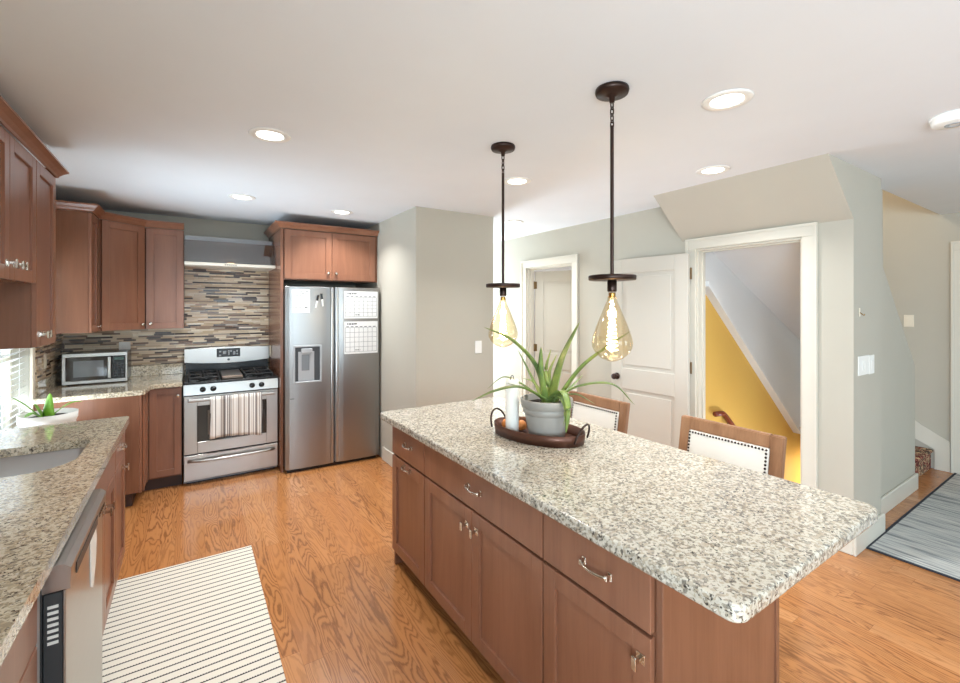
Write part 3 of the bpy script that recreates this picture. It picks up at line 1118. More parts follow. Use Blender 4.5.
t = thing('base_cabinet', 'brown sink base cabinet beyond the dishwasher', 'cabinet', (-0.62, 2.58, 0))
MB().box(XL + 0.004, XC, 2.222, 2.258, 0.105, 0.875).box(XL + 0.004, XC, 2.915, 2.948, 0.105, 0.875).box(XC - 0.012, XC, 2.258, 2.915, 0.105, 0.875).box(XL + 0.004, XC - 0.012, 2.258, 2.915, 0.105, 0.13).build('body', M['cabi'], t)
slab(t, X90b, 2.226, 2.944, 0.715, 0.868, name='false_drawer')
for a, b, kx in ((2.226, 2.583, 2.548), (2.587, 2.944, 2.622)):
    d = shaker(t, X90b, a, b, 0.112, 0.708)
    knob_square(d, X90b, kx, 0.655)
MB().box(XL + 0.01, XC - 0.07, 2.224, 2.946, 0, 0.104).build('toe_kick', M['kick'], t)
t = thing('base_cabinet', 'narrow brown base cabinet at the far end of the sink counter', 'cabinet', (-0.62, 3.15, 0))
MB().box(XL + 0.004, XC, 2.951, 3.352, 0.105, 0.875).build('body', M['cabi'], t)
d = slab(t, X90b, 2.955, 3.349, 0.715, 0.868)
pull(d, X90b, 3.12, 0.795, 0.09)
d = shaker(t, X90b, 2.955, 3.349, 0.112, 0.708)
knob_square(d, X90b, 3.19, 0.662)
MB().box(XL + 0.01, XC - 0.07, 2.953, 3.35, 0, 0.104).build('toe_kick', M['kick'], t)
t = thing('base_cabinet', 'brown drawer base cabinet in the near left corner before the dishwasher', 'cabinet', (-0.62, 1.0, 0))
MB().box(XL + 0.004, XC, 0.2, 1.574, 0.105, 0.875).build('body', M['cabi'], t)
for a, b in ((0.204, 0.88), (0.884, 1.545)):
    slab(t, X90b, a, b, 0.715, 0.868)
    slab(t, X90b, a, b, 0.42, 0.708)
    slab(t, X90b, a, b, 0.112, 0.413)
MB().box(XL + 0.01, XC - 0.07, 0.2, 1.573, 0, 0.104).build('toe_kick', M['kick'], t)

# dishwasher
t = thing('dishwasher', 'stainless dishwasher under the sink counter at the lower left', 'dishwasher', (-0.6, 1.9, 0))
MB().box(XL + 0.01, XC - 0.004, 1.612, 2.214, 0.10, 0.870).build('tub', M['steeld'], t)
MB().box(XC - 0.002, -0.328, 1.612, 2.214, 0.115, 0.835).build('inner_door', M['dplastic'], t)
MB().box(-0.327, -0.2875, 1.618, 2.212, 0.112, 0.795, 0.002).build('door_liner', M['dplastic'], t)
MB().box(-0.287, -0.281, 1.616, 2.213, 0.110, 0.796, 0.002, 2).build('door', M['steel'], t)
MB().box(XC - 0.006, -0.331, 1.579, 1.611, 0.10, 0.870).build('side_trim', M['gplastic'], t)
hp = MB()
hp.prism([(-0.33, 0.80), (-0.272, 0.80), (-0.270, 0.855), (-0.285, 0.868), (-0.33, 0.870)], 1.614, 2.214, axis='y')
cp = hp.build('control_panel', M['steel'], t)
MB().box(-0.2705, -0.2685, 1.68, 2.02, 0.806, 0.838, 0.0008).build('handle_recess', M['dplastic'], cp)
bt = MB()
for k in range(5):
    bt.box(-0.2703, -0.2686, 2.06 + 0.024 * k, 2.074 + 0.024 * k, 0.815, 0.829)
bt.build('buttons', M['black'], cp)
v = MB()
for k in range(7):
    v.box(-0.318, -0.296, 1.6165, 1.6182, 0.755 - 0.016 * k, 0.763 - 0.016 * k)
v.build('vent_slots', M['white'], t)
MB().box(XL + 0.01, XC - 0.05, 1.615, 2.21, 0, 0.099).build('toe_kick', M['kick'], t)
MB().prism([(1.955, 0.77), (1.99, 0.78), (2.05, 0.795), (2.07, 0.74), (2.05, 0.66), (2.0, 0.60), (1.965, 0.62)], -0.2805, -0.278, axis='x').build(
    'dish_cloth', M['white'], None, 'small pale cloth hanging on the dishwasher front', 'cloth')

# ================================================================== range hood
t = thing('range_hood', 'stainless range hood with smoked glass visor over the range', 'range hood', (0.33, 5.0, 1.95))
MB().box(-0.042, 0.712, 4.94, YB - 0.012, 2.003, 2.19).build('body', M['steel'], t)
MB().box(-0.042, 0.712, 4.985, YB - 0.012, 2.191, 2.245, 0.003).build('top_band', M['gplastic'], t)
MB().box(-0.044, 0.714, 4.79, YB - 0.012, 1.953, 1.982, 0.004).build('front_bar', plain('hood_bar_white', (236, 228, 212), 0.3), t)
gz = MB()
gz.prism([(4.800, 1.984), (4.806, 1.984), (4.868, 2.188), (4.862, 2.188)], -0.042, 0.712, axis='x')
gz.build('glass_visor', M['hglass'], t)
MB().box(0.02, 0.66, 4.86, 4.935, 1.9825, 1.986).build('filter', M['steel'], t)
bt = MB()
for k in range(6):
    bt.box(0.275 + 0.017 * k, 0.285 + 0.017 * k, 4.7885, 4.7905, 1.962, 1.971)
bt.build('buttons', M['black'], t)
MB().lathe([(0, 0), (0.03, 0), (0.03, 0.006), (0, 0.006)], (0.33, 4.89, 1.987), 20).build('lamp', M['hoodlamp'], t)

# ================================================================== range
SX0, SX1, SY = -0.047, 0.708, 4.635
t = thing('range', 'stainless gas range with black cooktop between counter and tall panel', 'range', (0.33, 4.95, 0))
MB().box(SX0, SX1, SY + 0.03, YB - 0.014, 0.02, 0.885).build('body', M['steeld'], t)
ct = MB()
ct.box(SX0, SX1, SY - 0.005, YB - 0.10, 0.886, 0.905, 0.005)
ctop = ct.build('cooktop', M['black'], t)
# grates
def grate(x0, x1):
    m = MB()
    z = 0.935
    y0, y1 = SY + 0.05, YB - 0.14
    r = 0.008
    for a, b in (((x0, y0), (x1, y0)), ((x0, y1), (x1, y1)), ((x0, y0), (x0, y1)), ((x1, y0), (x1, y1)), ((x0, (y0 + y1) / 2), (x1, (y0 + y1) / 2)), (((x0 + x1) / 2, y0), ((x0 + x1) / 2, y1))):
        m.cyl((a[0], a[1], z), (b[0], b[1], z), r, 8)
    for px in (x0, x1):
        for py in (y0, (y0 + y1) / 2, y1):
            m.cyl((px, py, 0.9055), (px, py, z), r, 8)
    for cy in (y0 + 0.12, y1 - 0.12):
        for a in range(4):
            dx, dy = math.cos(R(45 + 90 * a)), math.sin(R(45 + 90 * a))
            m.cyl(((x0 + x1) / 2 + dx * 0.03, cy + dy * 0.03, z), ((x0 + x1) / 2 + dx * 0.09, cy + dy * 0.09, z), r, 8)
    return m


grate(SX0 + 0.04, SX0 + 0.27).build('grate', M['iron'], t)
grate(SX1 - 0.27, SX1 - 0.04).build('grate', M['iron'], t)
MB().box(SX0 + 0.29, SX1 - 0.29, SY + 0.05, YB - 0.14, 0.9055, 0.935, 0.006).build('griddle', plain('griddle_metal', (120, 104, 92), 0.3, 0.9), t)
for bx in (SX0 + 0.155, SX1 - 0.155):
    for by in (SY + 0.17, YB - 0.26):
        MB().lathe([(0, 0), (0.05, 0), (0.048, 0.008), (0.034, 0.010), (0.034, 0.018), (0, 0.020)], (bx, by, 0.9055), 20).build('burner', M['iron'], t)
# backguard
bgm = MB()
pts = []
for k in range(21):
    x = SX0 + (SX1 - SX0) * k / 20
    f = (k / 10 - 1)
    pts.append((x, 1.165 - 0.010 * f * f))
bot_ = [(SX0 + (SX1 - SX0) * k / 20, 1.022 - 0.022 * (1 - (k / 10 - 1) ** 2)) for k in range(21)]
bgm.prism(pts + bot_[::-1], YB - 0.10, YB - 0.03, 0.004, 2, 'y')
bgd = bgm.build('backguard', M['steel'], t)
MB().box(SX0 + 0.01, SX1 - 0.01, YB - 0.085, YB - 0.03, 0.905, 1.03).build('back_panel', M['black'], t)
dp = MB().box(0.225, 0.435, YB - 0.104, YB - 0.0995, 1.062, 1.148, 0.001).build('display', M['black'], bgd)
dg = MB()
for dx, dz, w, h in ((0.02, 0.012, 0.02, 0.014), (0.02, 0.05, 0.02, 0.014), (0.055, 0.03, 0.03, 0.03), (0.10, 0.02, 0.014, 0.045), (0.12, 0.05, 0.016, 0.016), (0.145, 0.02, 0.02, 0.035), (0.175, 0.02, 0.014, 0.014), (0.175, 0.05, 0.014, 0.014)):
    dg.box(0.225 + dx, 0.225 + dx + w, YB - 0.1055, YB - 0.1042, 1.062 + dz, 1.062 + dz + h)
dg.build('display_marks', M['gplastic'], dp)
MB().lathe([(0, 0), (0.012, 0), (0.012, 0.002), (0, 0.002)], (0.33, YB - 0.1005, 1.035), 16, (0, -1, 0)).build('badge', M['dplastic'], bgd)
# knob panel
kp = MB()
kp.prism([(SY - 0.018, 0.795), (SY + 0.028, 0.795), (SY + 0.028, 0.884), (SY - 0.002, 0.884)], SX0, SX1, axis='x')
kp_ = kp.build('control_panel', M['steel'], t)
for kx in (0.095, 0.175, 0.485, 0.565):
    MB().lathe([(0, 0), (0.024, 0), (0.024, 0.008), (0.019, 0.012), (0.018, 0.032), (0, 0.033)], (kx, SY - 0.013, 0.838), 20, (0, -1, 0.18)).build('knob', M['black'], kp_)
# oven door
od = MB()
zt, zb, y0 = 0.785, 0.275, SY - 0.008
wx0, wx1, wz0, wz1 = SX0 + 0.10, SX1 - 0.10, 0.375, 0.695
od.box(SX0 + 0.002, wx0, y0, SY + 0.027, zb, zt, 0.003).box(wx1, SX1 - 0.002, y0, SY + 0.027, zb, zt, 0.003)
od.box(wx0, wx1, y0, SY + 0.027, zb, wz0, 0.003).box(wx0, wx1, y0, SY + 0.027, wz1, zt, 0.003)
odo = od.build('oven_door', M['steel'], t)
MB().box(wx0 - 0.002, wx1 + 0.002, y0 + 0.004, SY + 0.02, wz0 - 0.002, wz1 + 0.002).build('oven_window', M['bglass'], odo)
MB().box(wx0 + 0.08, wx1 - 0.08, y0 + 0.002, y0 + 0.0035, wz0 + 0.055, wz1 - 0.045).build('oven_window_center', plain('oven_inner_glass', (112, 96, 84), 0.12), odo)
hm = MB()
hm.box(SX0 + 0.03, SX1 - 0.03, y0 - 0.052, y0 - 0.026, 0.738, 0.766, 0.010, 3)
for hx in (SX0 + 0.045, SX1 - 0.045):
    hm.box(hx - 0.012, hx + 0.012, y0 - 0.03, y0, 0.742, 0.762, 0.003)
hm.build('oven_handle', M['steel'], odo)
dr = MB()
dr.box(SX0 + 0.002, SX1 - 0.002, y0, SY + 0.027, 0.045, 0.262, 0.003)
dro = dr.build('drawer', M['steel'], t)
dh = MB()
pp = []
for k in range(17):
    f = k / 8 - 1
    pp.append((0.33 + f * 0.345, y0 - 0.010 - 0.030 * (1 - f ** 4), 0.215))
for A_, B_ in zip(pp, pp[1:]):
    pass
dh.tube(pp, 0.013, 8)
dh.build('drawer_handle', M['steel'], dro)
MB().box(SX0 + 0.02, SX1 - 0.02, SY + 0.06, YB - 0.05, 0.0, 0.02).build('plinth', M['black'], t)
MB().box(SX0 + 0.004, SX1 - 0.004, SY + 0.004, SY + 0.028, 0.264, 0.273).build('seam', M['black'], t)
MB().box(SX0 + 0.004, SX1 - 0.004, SY + 0.004, SY + 0.028, 0.786, 0.794).build('seam', M['black'], t)
# towel over the oven handle
tw = bmesh.new()
nx, nz = 40, 14
x0, x1 = 0.150, 0.560


def tow(i, j, back=False):
    f = i / nx
    x = x0 + (x1 - x0) * f
    wv = 0.006 * math.sin(f * 34) + 0.004 * math.sin(f * 13 + 1)
    if j == 0:
        return (x, y0 - 0.040, 0.7715)
    q = (j - 1) / (nz - 1)
    bottom = 0.405 + 0.018 * math.sin(f * 3.0) - 0.03 * f
    z = 0.766 - (0.766 - bottom) * q
    return (x + 0.004 * math.sin(q * 5), y0 - 0.062 - wv * (0.25 + q) - 0.004 * q, z)


G = [[tw.verts.new(tow(i, j)) for j in range(nz + 1)] for i in range(nx + 1)]
for i in range(nx):
    for j in range(nz):
        tw.faces.new((G[i][j], G[i + 1][j], G[i + 1][j + 1], G[i][j + 1]))
B0 = [tw.verts.new((x0 + (x1 - x0) * i / nx, y0 - 0.019, 0.765)) for i in range(nx + 1)]
B1 = [tw.verts.new((x0 + (x1 - x0) * i / nx, y0 - 0.012, 0.62)) for i in range(nx + 1)]
for i in range(nx):
    tw.faces.new((G[i][0], G[i + 1][0], B0[i + 1], B0[i]))
    tw.faces.new((B0[i], B0[i + 1], B1[i + 1], B1[i]))
bmesh.ops.recalc_face_normals(tw, faces=tw.faces)
mb = MB()
mb._add(tw, True)
two = mb.build('dish_towel', M['towel'], None, 'grey and white striped towel hanging from the oven handle', 'towel')
sol = two.modifiers.new('thickness', 'SOLIDIFY')
sol.thickness = 0.003
sol.offset = 0

# ================================================================== refrigerator
XRf = frame((1.196, 4.435, 0), -2.6)
t = thing('refrigerator', 'stainless side by side refrigerator between tall panel and wall block', 'refrigerator', (1.196, 4.435, 0))
HW, FH = 0.452, 1.765
MB(XRf).box(-HW + 0.006, HW - 0.018, 0.062, 0.70, 0.03, FH - 0.02).build('body', M['steeld'], t)
MB(XRf).box(-HW + 0.02, HW - 0.03, 0.03, 0.60, 0.0, 0.03).build('plinth', M['black'], t)
for a, b, nm in ((-HW, -0.008, 'l'), (0.008, HW, 'r')):
    m = MB(XRf)
    # door with softly rounded front
    n_ = 12
    fr_ = []
    for k in range(n_ + 1):
        f = k / n_ * 2 - 1
        x = a + (b - a) * k / n_
        fr_.append((x, 0.012 * abs(f) ** 6 - 0.004 * (1 - f * f)))
    m.prism(fr_ + [(b, 0.06), (a, 0.06)], 0.035, FH, 0.004, 2)
    d = m.build('door', M['steelv'], t)
    hx = b - 0.028 if nm == 'l' else a + 0.006
    MB(XRf).box(hx, hx + 0.022, -0.007, 0.01, 0.04, FH - 0.005, 0.003).build('grip_strip', M['steel'], d)
    if nm == 'l':
        dx0, dx1, dz0, dz1 = -0.385, -0.125, 0.845, 1.205
        fm = MB(XRf)
        for p, q, r_, s_ in ((dx0, dx0 + 0.018, dz0, dz1), (dx1 - 0.018, dx1, dz0, dz1), (dx0 + 0.018, dx1 - 0.018, dz0, dz0 + 0.018), (dx0 + 0.018, dx1 - 0.018, dz1 - 0.018, dz1)):
            fm.box(p, q, -0.018, -0.002, r_, s_, 0.003)
        fo = fm.build('dispenser_frame', M['gplastic'], d)
        MB(XRf).box(dx0 + 0.018, dx1 - 0.018, -0.0065, -0.0035, dz0 + 0.018, dz1 - 0.018).build('dispenser_recess', M['dplastic'], fo)
        MB(XRf).box(dx0 + 0.045, dx1 - 0.07, -0.012, -0.0068, dz0 + 0.022, dz1 - 0.06, 0.003).build('dispenser_panel', M['gplastic'], fo)
        MB(XRf).box(dx0 + 0.075, dx1 - 0.115, -0.014, -0.0123, dz0 + 0.12, dz1 - 0.09, 0.001).build('paddle', M['steeld'], fo)
        MB(XRf).box(dx0 + 0.07, dx1 - 0.09, -0.032, -0.007, dz1 - 0.075, dz1 - 0.03, 0.006, 2).build('spout', M['gplastic'], fo)
        MB(XRf).box(dx0 + 0.02, dx1 - 0.02, -0.026, -0.0182, dz0 + 0.004, dz0 + 0.016, 0.002).build('drip_tray', M['gplastic'], fo)
        MB(XRf).box(-0.41, -0.375, -0.0045, -0.0025, 0.70, 0.706).build('badge', M['dplastic'], d)


def sheet(name, label, cat, x0, x1, z0, z1, group=None):
    o = MB(XRf).box(x0, x1, -0.0105, -0.0085, z0, z1).build(name, M['paper'], None, label, cat, group)
    return o


def marks(X, rects, name, mat, parent, y=-0.0112):
    m = MB(X)
    for a, b, c, d in rects:
        m.box(a, b, y - 0.0004, y + 0.0006, c, d)
    return m.build(name, mat, parent)


nt_ = sheet('note_sheet', 'white handwritten list at the upper left of the refrigerator', 'paper', -0.395, -0.235, 1.515, 1.735)
rng = random.Random(3)


def scribble(x0, x1, z, h, n):
    out_ = []
    x = x0
    while x < x1:
        w = rng.uniform(0.008, 0.024)
        out_.append((x, min(x + w, x1), z + rng.uniform(0, 0.002), z + h + rng.uniform(-0.002, 0.001)))
        x += w + rng.uniform(0.003, 0.009)
    return out_


rects = []
for z in (1.715, 1.695, 1.672, 1.650):
    rects += scribble(-0.385, -0.245, z, 0.006, 6)
marks(XRf, rects, 'handwriting', M['inkd'], nt_)
rects = scribble(-0.385, -0.30, 1.565, 0.006, 4) + scribble(-0.28, -0.25, 1.56, 0.014, 2) + [(-0.39, -0.24, 1.548, 1.550)]
marks(XRf, rects, 'footer_writing', M['inkd'], nt_)
for x0, x1, z0, z1, lab in ((0.088, 0.428, 1.455, 1.728, 'upper monthly calendar sheet on the right refrigerator door'), (0.088, 0.428, 1.100, 1.425, 'lower monthly calendar sheet on the right refrigerator door')):
    o = sheet('calendar', lab, 'calendar', x0, x1, z0, z1, 'calendar sheets on the refrigerator')
    rc = []
    gx0, gx1, gz0, gz1 = x0 + 0.012, x1 - 0.012, z0 + 0.02, z1 - 0.062
    for k in range(8):
        x = gx0 + (gx1 - gx0) * k / 7
        rc.append((x - 0.0012, x + 0.0012, gz0, gz1))
    for k in range(6):
        z = gz0 + (gz1 - gz0) * k / 5
        rc.append((gx0, gx1, z - 0.0012, z + 0.0012))
    marks(XRf, rc, 'grid_lines', M['ink'], o)
    rc = scribble(x0 + 0.03, x0 + 0.13, z1 - 0.032, 0.014, 5)
    marks(XRf, rc, 'title_writing', M['inkd'], o)
    rc = []
    for k in range(7):
        x = gx0 + (gx1 - gx0) * (k + 0.5) / 7
        rc.append((x - 0.015, x + 0.012, z1 - 0.056, z1 - 0.050))
    marks(XRf, rc, 'weekday_names', M['inkd'], o)
    marks(XRf, scribble(x0 + 0.11, x0 + 0.16, z0 + 0.032, 0.008, 3), 'day_note', M['inkd'], o)
for x, z, tilt, lab in ((-0.17, 1.63, 12, 'left white marker with black cap stuck on the refrigerator'), (-0.125, 1.645, -6, 'right white marker with black cap stuck on the refrigerator')):
    Xm = XRf @ Matrix.Translation(Vector((x, -0.0190, z))) @ Matrix.Rotation(R(tilt), 4, 'Y')
    th = thing('marker', lab, 'marker', (XRf @ Vector((x, -0.0190, z)))[:], 'markers on the refrigerator')
    m = MB(Xm)
    m.cyl((0, 0, -0.07), (0, 0, 0.0), 0.0075, 12, 0.0085)
    m.build('barrel', M['white'], th)
    MB(Xm).cyl((0, 0, 0.0005), (0, 0, 0.055), 0.0095, 12).build('cap', M['black'], th)

# ================================================================== microwave
t = thing('microwave', 'stainless microwave on the corner counter under the diagonal cabinet', 'microwave', (-0.67, 5.07, 0.914))
a, b, yf = -0.882, -0.458, 4.925
MB().box(a, b, yf + 0.02, 5.235, 0.9255, 1.176, 0.004).build('body', M['black'], t)
for fx in (a + 0.03, b - 0.03):
    for fy in (yf + 0.06, 5.2):
        MB().cyl((fx, fy, 0.9145), (fx, fy, 0.926), 0.012, 10).build('foot', M['black'], t)
fm = MB()
dxr = b - 0.105
for p, q, r_, s_ in ((a, b, 1.148, 1.178), (a, b, 0.9235, 0.951), (a, a + 0.022, 0.951, 1.148), (b - 0.014, b, 0.951, 1.148)):
    fm.box(p, q, yf, yf + 0.019, r_, s_, 0.002)
fm.build('front_frame', M['steel'], t)
d = MB().box(a + 0.023, dxr, yf + 0.003, yf + 0.018, 0.952, 1.147).build('door', M['bglass'], t)
MB().box(a + 0.07, dxr - 0.055, yf + 0.001, yf + 0.0028, 0.98, 1.115).build('window', plain('microwave_window', (120, 124, 128), 0.08), d)
MB().box(dxr - 0.026, dxr - 0.004, yf - 0.022, yf - 0.010, 0.96, 1.142, 0.004, 2).box(dxr - 0.02, dxr - 0.01, yf - 0.012, yf + 0.003, 0.97, 0.985).box(dxr - 0.02, dxr - 0.01, yf - 0.012, yf + 0.003, 1.115, 1.13).build('handle', M['steel'], d)
kp = MB().box(dxr + 0.002, b - 0.015, yf + 0.003, yf + 0.018, 0.952, 1.147).build('control_panel', M['black'], t)
bt = MB()
for i in range(3):
    for j in range(5):
        bt.box(dxr + 0.014 + 0.025 * i, dxr + 0.030 + 0.025 * i, yf + 0.0015, yf + 0.0029, 0.966 + 0.026 * j, 0.980 + 0.026 * j)
bt.build('buttons', M['dplastic'], kp)
MB().box(dxr + 0.014, dxr + 0.08, yf + 0.0015, yf + 0.0029, 1.112, 1.134).build('display', plain('microwave_display', (70, 92, 84), 0.2), kp)


# wall plates
def plate(name, label, X, x, z, w, h, n, mat='white', part='rocker'):
    o = MB(X).box(x - w / 2, x + w / 2, -0.007, -0.001, z - h / 2, z + h / 2, 0.002).build(name, M[mat], None, label, 'outlet' if 'outlet' in name else 'switch')
    for k in range(n):
        cx = x + (k - (n - 1) / 2) * 0.046
        MB(X).box(cx - 0.016, cx + 0.016, -0.010, -0.0072, z - 0.033, z + 0.033, 0.0015).build(part, M[mat], o)
    return o


XLw = frame((XL + 0.0105, 0, 0), 90)
plate('wall_outlet', 'cream outlet on the mosaic left of the microwave', XLw, 4.70, 1.15, 0.07, 0.115, 1, 'cream', 'socket')
XBw = frame((0, YB - 0.0115, 0), 0)
plate('wall_outlet', 'white outlet with a plugged box above the microwave right edge', XBw, -0.51, 1.185, 0.085, 0.115, 1, 'white', 'socket')
XPn = frame((1.653, 3.58, 0), 0)
plate('light_switch', 'white light switch on the boxed out wall block', XPn, 0.675, 1.183, 0.075, 0.12, 1)
XFr = frame((0, 1.04, 0), 0)
plate('light_switch', 'wide double white switch plate on the narrow end wall', XFr, 3.665, 1.187, 0.19, 0.125, 2)
plate('light_switch', 'single white switch plate right of the wide double plate', XFr, 3.813, 1.183, 0.095, 0.125, 1)
XEw = frame((6.05, 0, 0), -90)
plate('light_switch', 'cream switch on the far wall beside the stair', XEw, -1.351, 1.43, 0.075, 0.12, 1, 'cream')
XSp = frame((0.715, 0, 0), -90)
plate('wall_outlet', 'cream outlet on the tall panel right of the range', XSp, -5.14, 1.105, 0.075, 0.12, 1, 'cream', 'socket')
hk = thing('wall_hook', 'small brass hook on the narrow end wall above the double switch', 'hook', (3.60, 1.037, 1.52))
MB().box(3.588, 3.606, 1.034, 1.039, 1.505, 1.56, 0.002).build('back_plate', M['cream'], hk)
MB().tube([(3.597, 1.034, 1.53), (3.597, 1.022, 1.520), (3.597, 1.014, 1.512), (3.597, 1.010, 1.522)], 0.003, 8).build('prong', M['brass'], hk)

# ================================================================== island
IX, IY0, IY1, IXB = 1.022, 0.705, 2.528, 1.655
Xi = frame((IX + 0.02, 0, 0), -90)     # local x -> -Y, front -> -X
ISL = [('island_far', 2.087, 2.525), ('island_mid', 1.163, 2.083), ('island_near', 0.712, 1.159)]


def li(y):
    return -y


t = thing('base_cabinet', 'narrow brown island cabinet with a pull on drawer and door at the far end', 'cabinet', (1.33, 2.306, 0))
MB().box(IX + 0.021, IXB, 2.0862, 2.526, 0.105, 0.872).build('body', M['cabi'], t)
d = slab(t, Xi, li(2.523), li(2.090), 0.690, 0.858)
pull(d, Xi, li(2.285), 0.785, 0.085)
d = shaker(t, Xi, li(2.523), li(2.090), 0.108, 0.678)
pull(d, Xi, li(2.300), 0.655, 0.085)
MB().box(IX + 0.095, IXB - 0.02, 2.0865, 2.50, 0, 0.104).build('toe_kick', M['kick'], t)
t = thing('base_cabinet', 'wide brown island cabinet with two doors under one broad drawer', 'cabinet', (1.33, 1.625, 0))
MB().box(IX + 0.021, IXB, 1.162, 2.0848, 0.105, 0.872).build('body', M['cabi'], t)
d = slab(t, Xi, li(2.082), li(1.166), 0.690, 0.858)
pull(d, Xi, li(1.60), 0.78, 0.10)
for a_, b_, k_ in ((2.082, 1.626, 1.662), (1.622, 1.166, 1.584)):
    d = shaker(t, Xi, li(a_), li(b_), 0.108, 0.678)
    knob_square(d, Xi, li(k_), 0.607)
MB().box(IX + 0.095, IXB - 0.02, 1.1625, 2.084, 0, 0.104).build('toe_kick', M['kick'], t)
t = thing('base_cabinet', 'brown island cabinet with drawer and door nearest the camera', 'cabinet', (1.33, 0.93, 0))
MB().box(IX + 0.021, IXB, 0.728, 1.1605, 0.105, 0.872).build('body', M['cabi'], t)
d = slab(t, Xi, li(1.158), li(0.733), 0.690, 0.858)
pull(d, Xi, li(0.918), 0.778, 0.10)
d = shaker(t, Xi, li(1.158), li(0.733), 0.108, 0.678)
knob_square(d, Xi, li(0.762), 0.612)
MB().box(IX + 0.095, IXB - 0.02, 0.73, 1.160, 0, 0.104).build('toe_kick', M['kick'], t)
ep = MB()
ep.box(IX + 0.014, IXB + 0.004, 0.705, 0.7265, 0.0, 0.872, 0.002)
epo = ep.build('end_panel', M['cabi'], None, 'flat brown panel on the near end of the island', 'panel')
MB().box(IXB + 0.005, IXB + 0.026, 0.700, 2.53, 0.0, 0.872, 0.002).build('back_panel', M['cabi'], None, 'brown panel on the seating side of the island', 'panel')
MB().box(IX + 0.021, IXB + 0.004, 2.5275, 2.545, 0.0, 0.872, 0.002).build('end_panel', M['cabi'], None, 'flat brown panel on the far end of the island', 'panel')
ipoly = rrect(0.981, 1.884, 0.484, 2.642, (0.04, 0.03, 0.035, 0.05))
MB().prism(ipoly, 0.873, 0.914, 0.009, 3).build('worktop', M['granite'], None, 'speckled granite island counter with rounded corners', 'counter')

# ================================================================== bar stools
t = thing('bar_stool', 'wooden stool with cream nailhead back in front of the yellow stairwell', 'stool', (2.06, 1.16, 0), 'upholstered stools at the island')
y0s, y1s = 0.911, 1.409


def tilt(z):
    return 2.185 + (z - 0.60) * 0.17


bf = MB()


def backbar(ya, yb, za, zb, th=0.034):
    tt = bmesh.new()
    vs = []
    for yy in (ya, yb):
        for (zz, o_) in ((za, 0), (za, th), (zb, th), (zb, 0)):
            vs.append(tt.verts.new((tilt(zz) - th / 2 + o_, yy, zz)))
    tt.faces.new(vs[0:4])
    tt.faces.new(vs[4:8])
    for k in range(4):
        tt.faces.new((vs[k], vs[(k + 1) % 4], vs[4 + (k + 1) % 4], vs[4 + k]))
    bmesh.ops.recalc_face_normals(tt, faces=tt.faces)
    bmesh.ops.bevel(tt, geom=list(tt.edges), offset=0.004, segments=2, affect='EDGES')
    return tt


bf._add(backbar(y0s, y0s + 0.055, 0.56, 0.976))
bf._add(backbar(y1s - 0.055, y1s, 0.56, 0.976))
bf._add(backbar(y0s + 0.055, y1s - 0.055, 0.915, 0.976))
bf._add(backbar(y0s + 0.055, y1s - 0.055, 0.66, 0.71))
bf.build('backrest_frame', M['stoolw'], t)
pd = MB()
pd._add(backbar(y0s + 0.056, y1s - 0.056, 0.711, 0.914, 0.05))
pad = pd.build('backrest_pad', M['linen'], t)
for side in (-1, 1):
    nl = MB()
    pts_ = []
    for k in range(25):
        pts_.append((y0s + 0.064 + (y1s - y0s - 0.128) * k / 24, 0.907))
    for k in range(1, 12):
        pts_.append((y0s + 0.064, 0.907 - 0.0165 * k))
        pts_.append((y1s - 0.064, 0.907 - 0.0165 * k))
    for yy, zz in pts_:
        nl.ball((tilt(zz) + side * 0.026, yy, zz), 0.0055, 1.0, 6)
    nl.build('nailhead_trim', M['nail'], pad)
MB().box(1.80, 2.20, y0s + 0.02, y1s - 0.02, 0.575, 0.60, 0.004).build('seat_frame', M['stoolw'], t)
MB().box(1.79, 2.19, y0s + 0.015, y1s - 0.015, 0.601, 0.66, 0.022, 4).build('seat', M['linen'], t)
for lx, ly in ((1.82, y0s + 0.045), (1.82, y1s - 0.045), (2.18, y0s + 0.045), (2.18, y1s - 0.045)):
    MB().box(lx - 0.02, lx + 0.02, ly - 0.02, ly + 0.02, 0, 0.574, 0.003).build('leg', M['stoolw'], t)
MB().box(1.81, 1.83, y0s + 0.066, y1s - 0.066, 0.2, 0.235).build('footrest', M['stoolw'], t)
dup(t, (2.06, 2.012, 0), 'wooden stool with cream nailhead back behind the potted aloe')

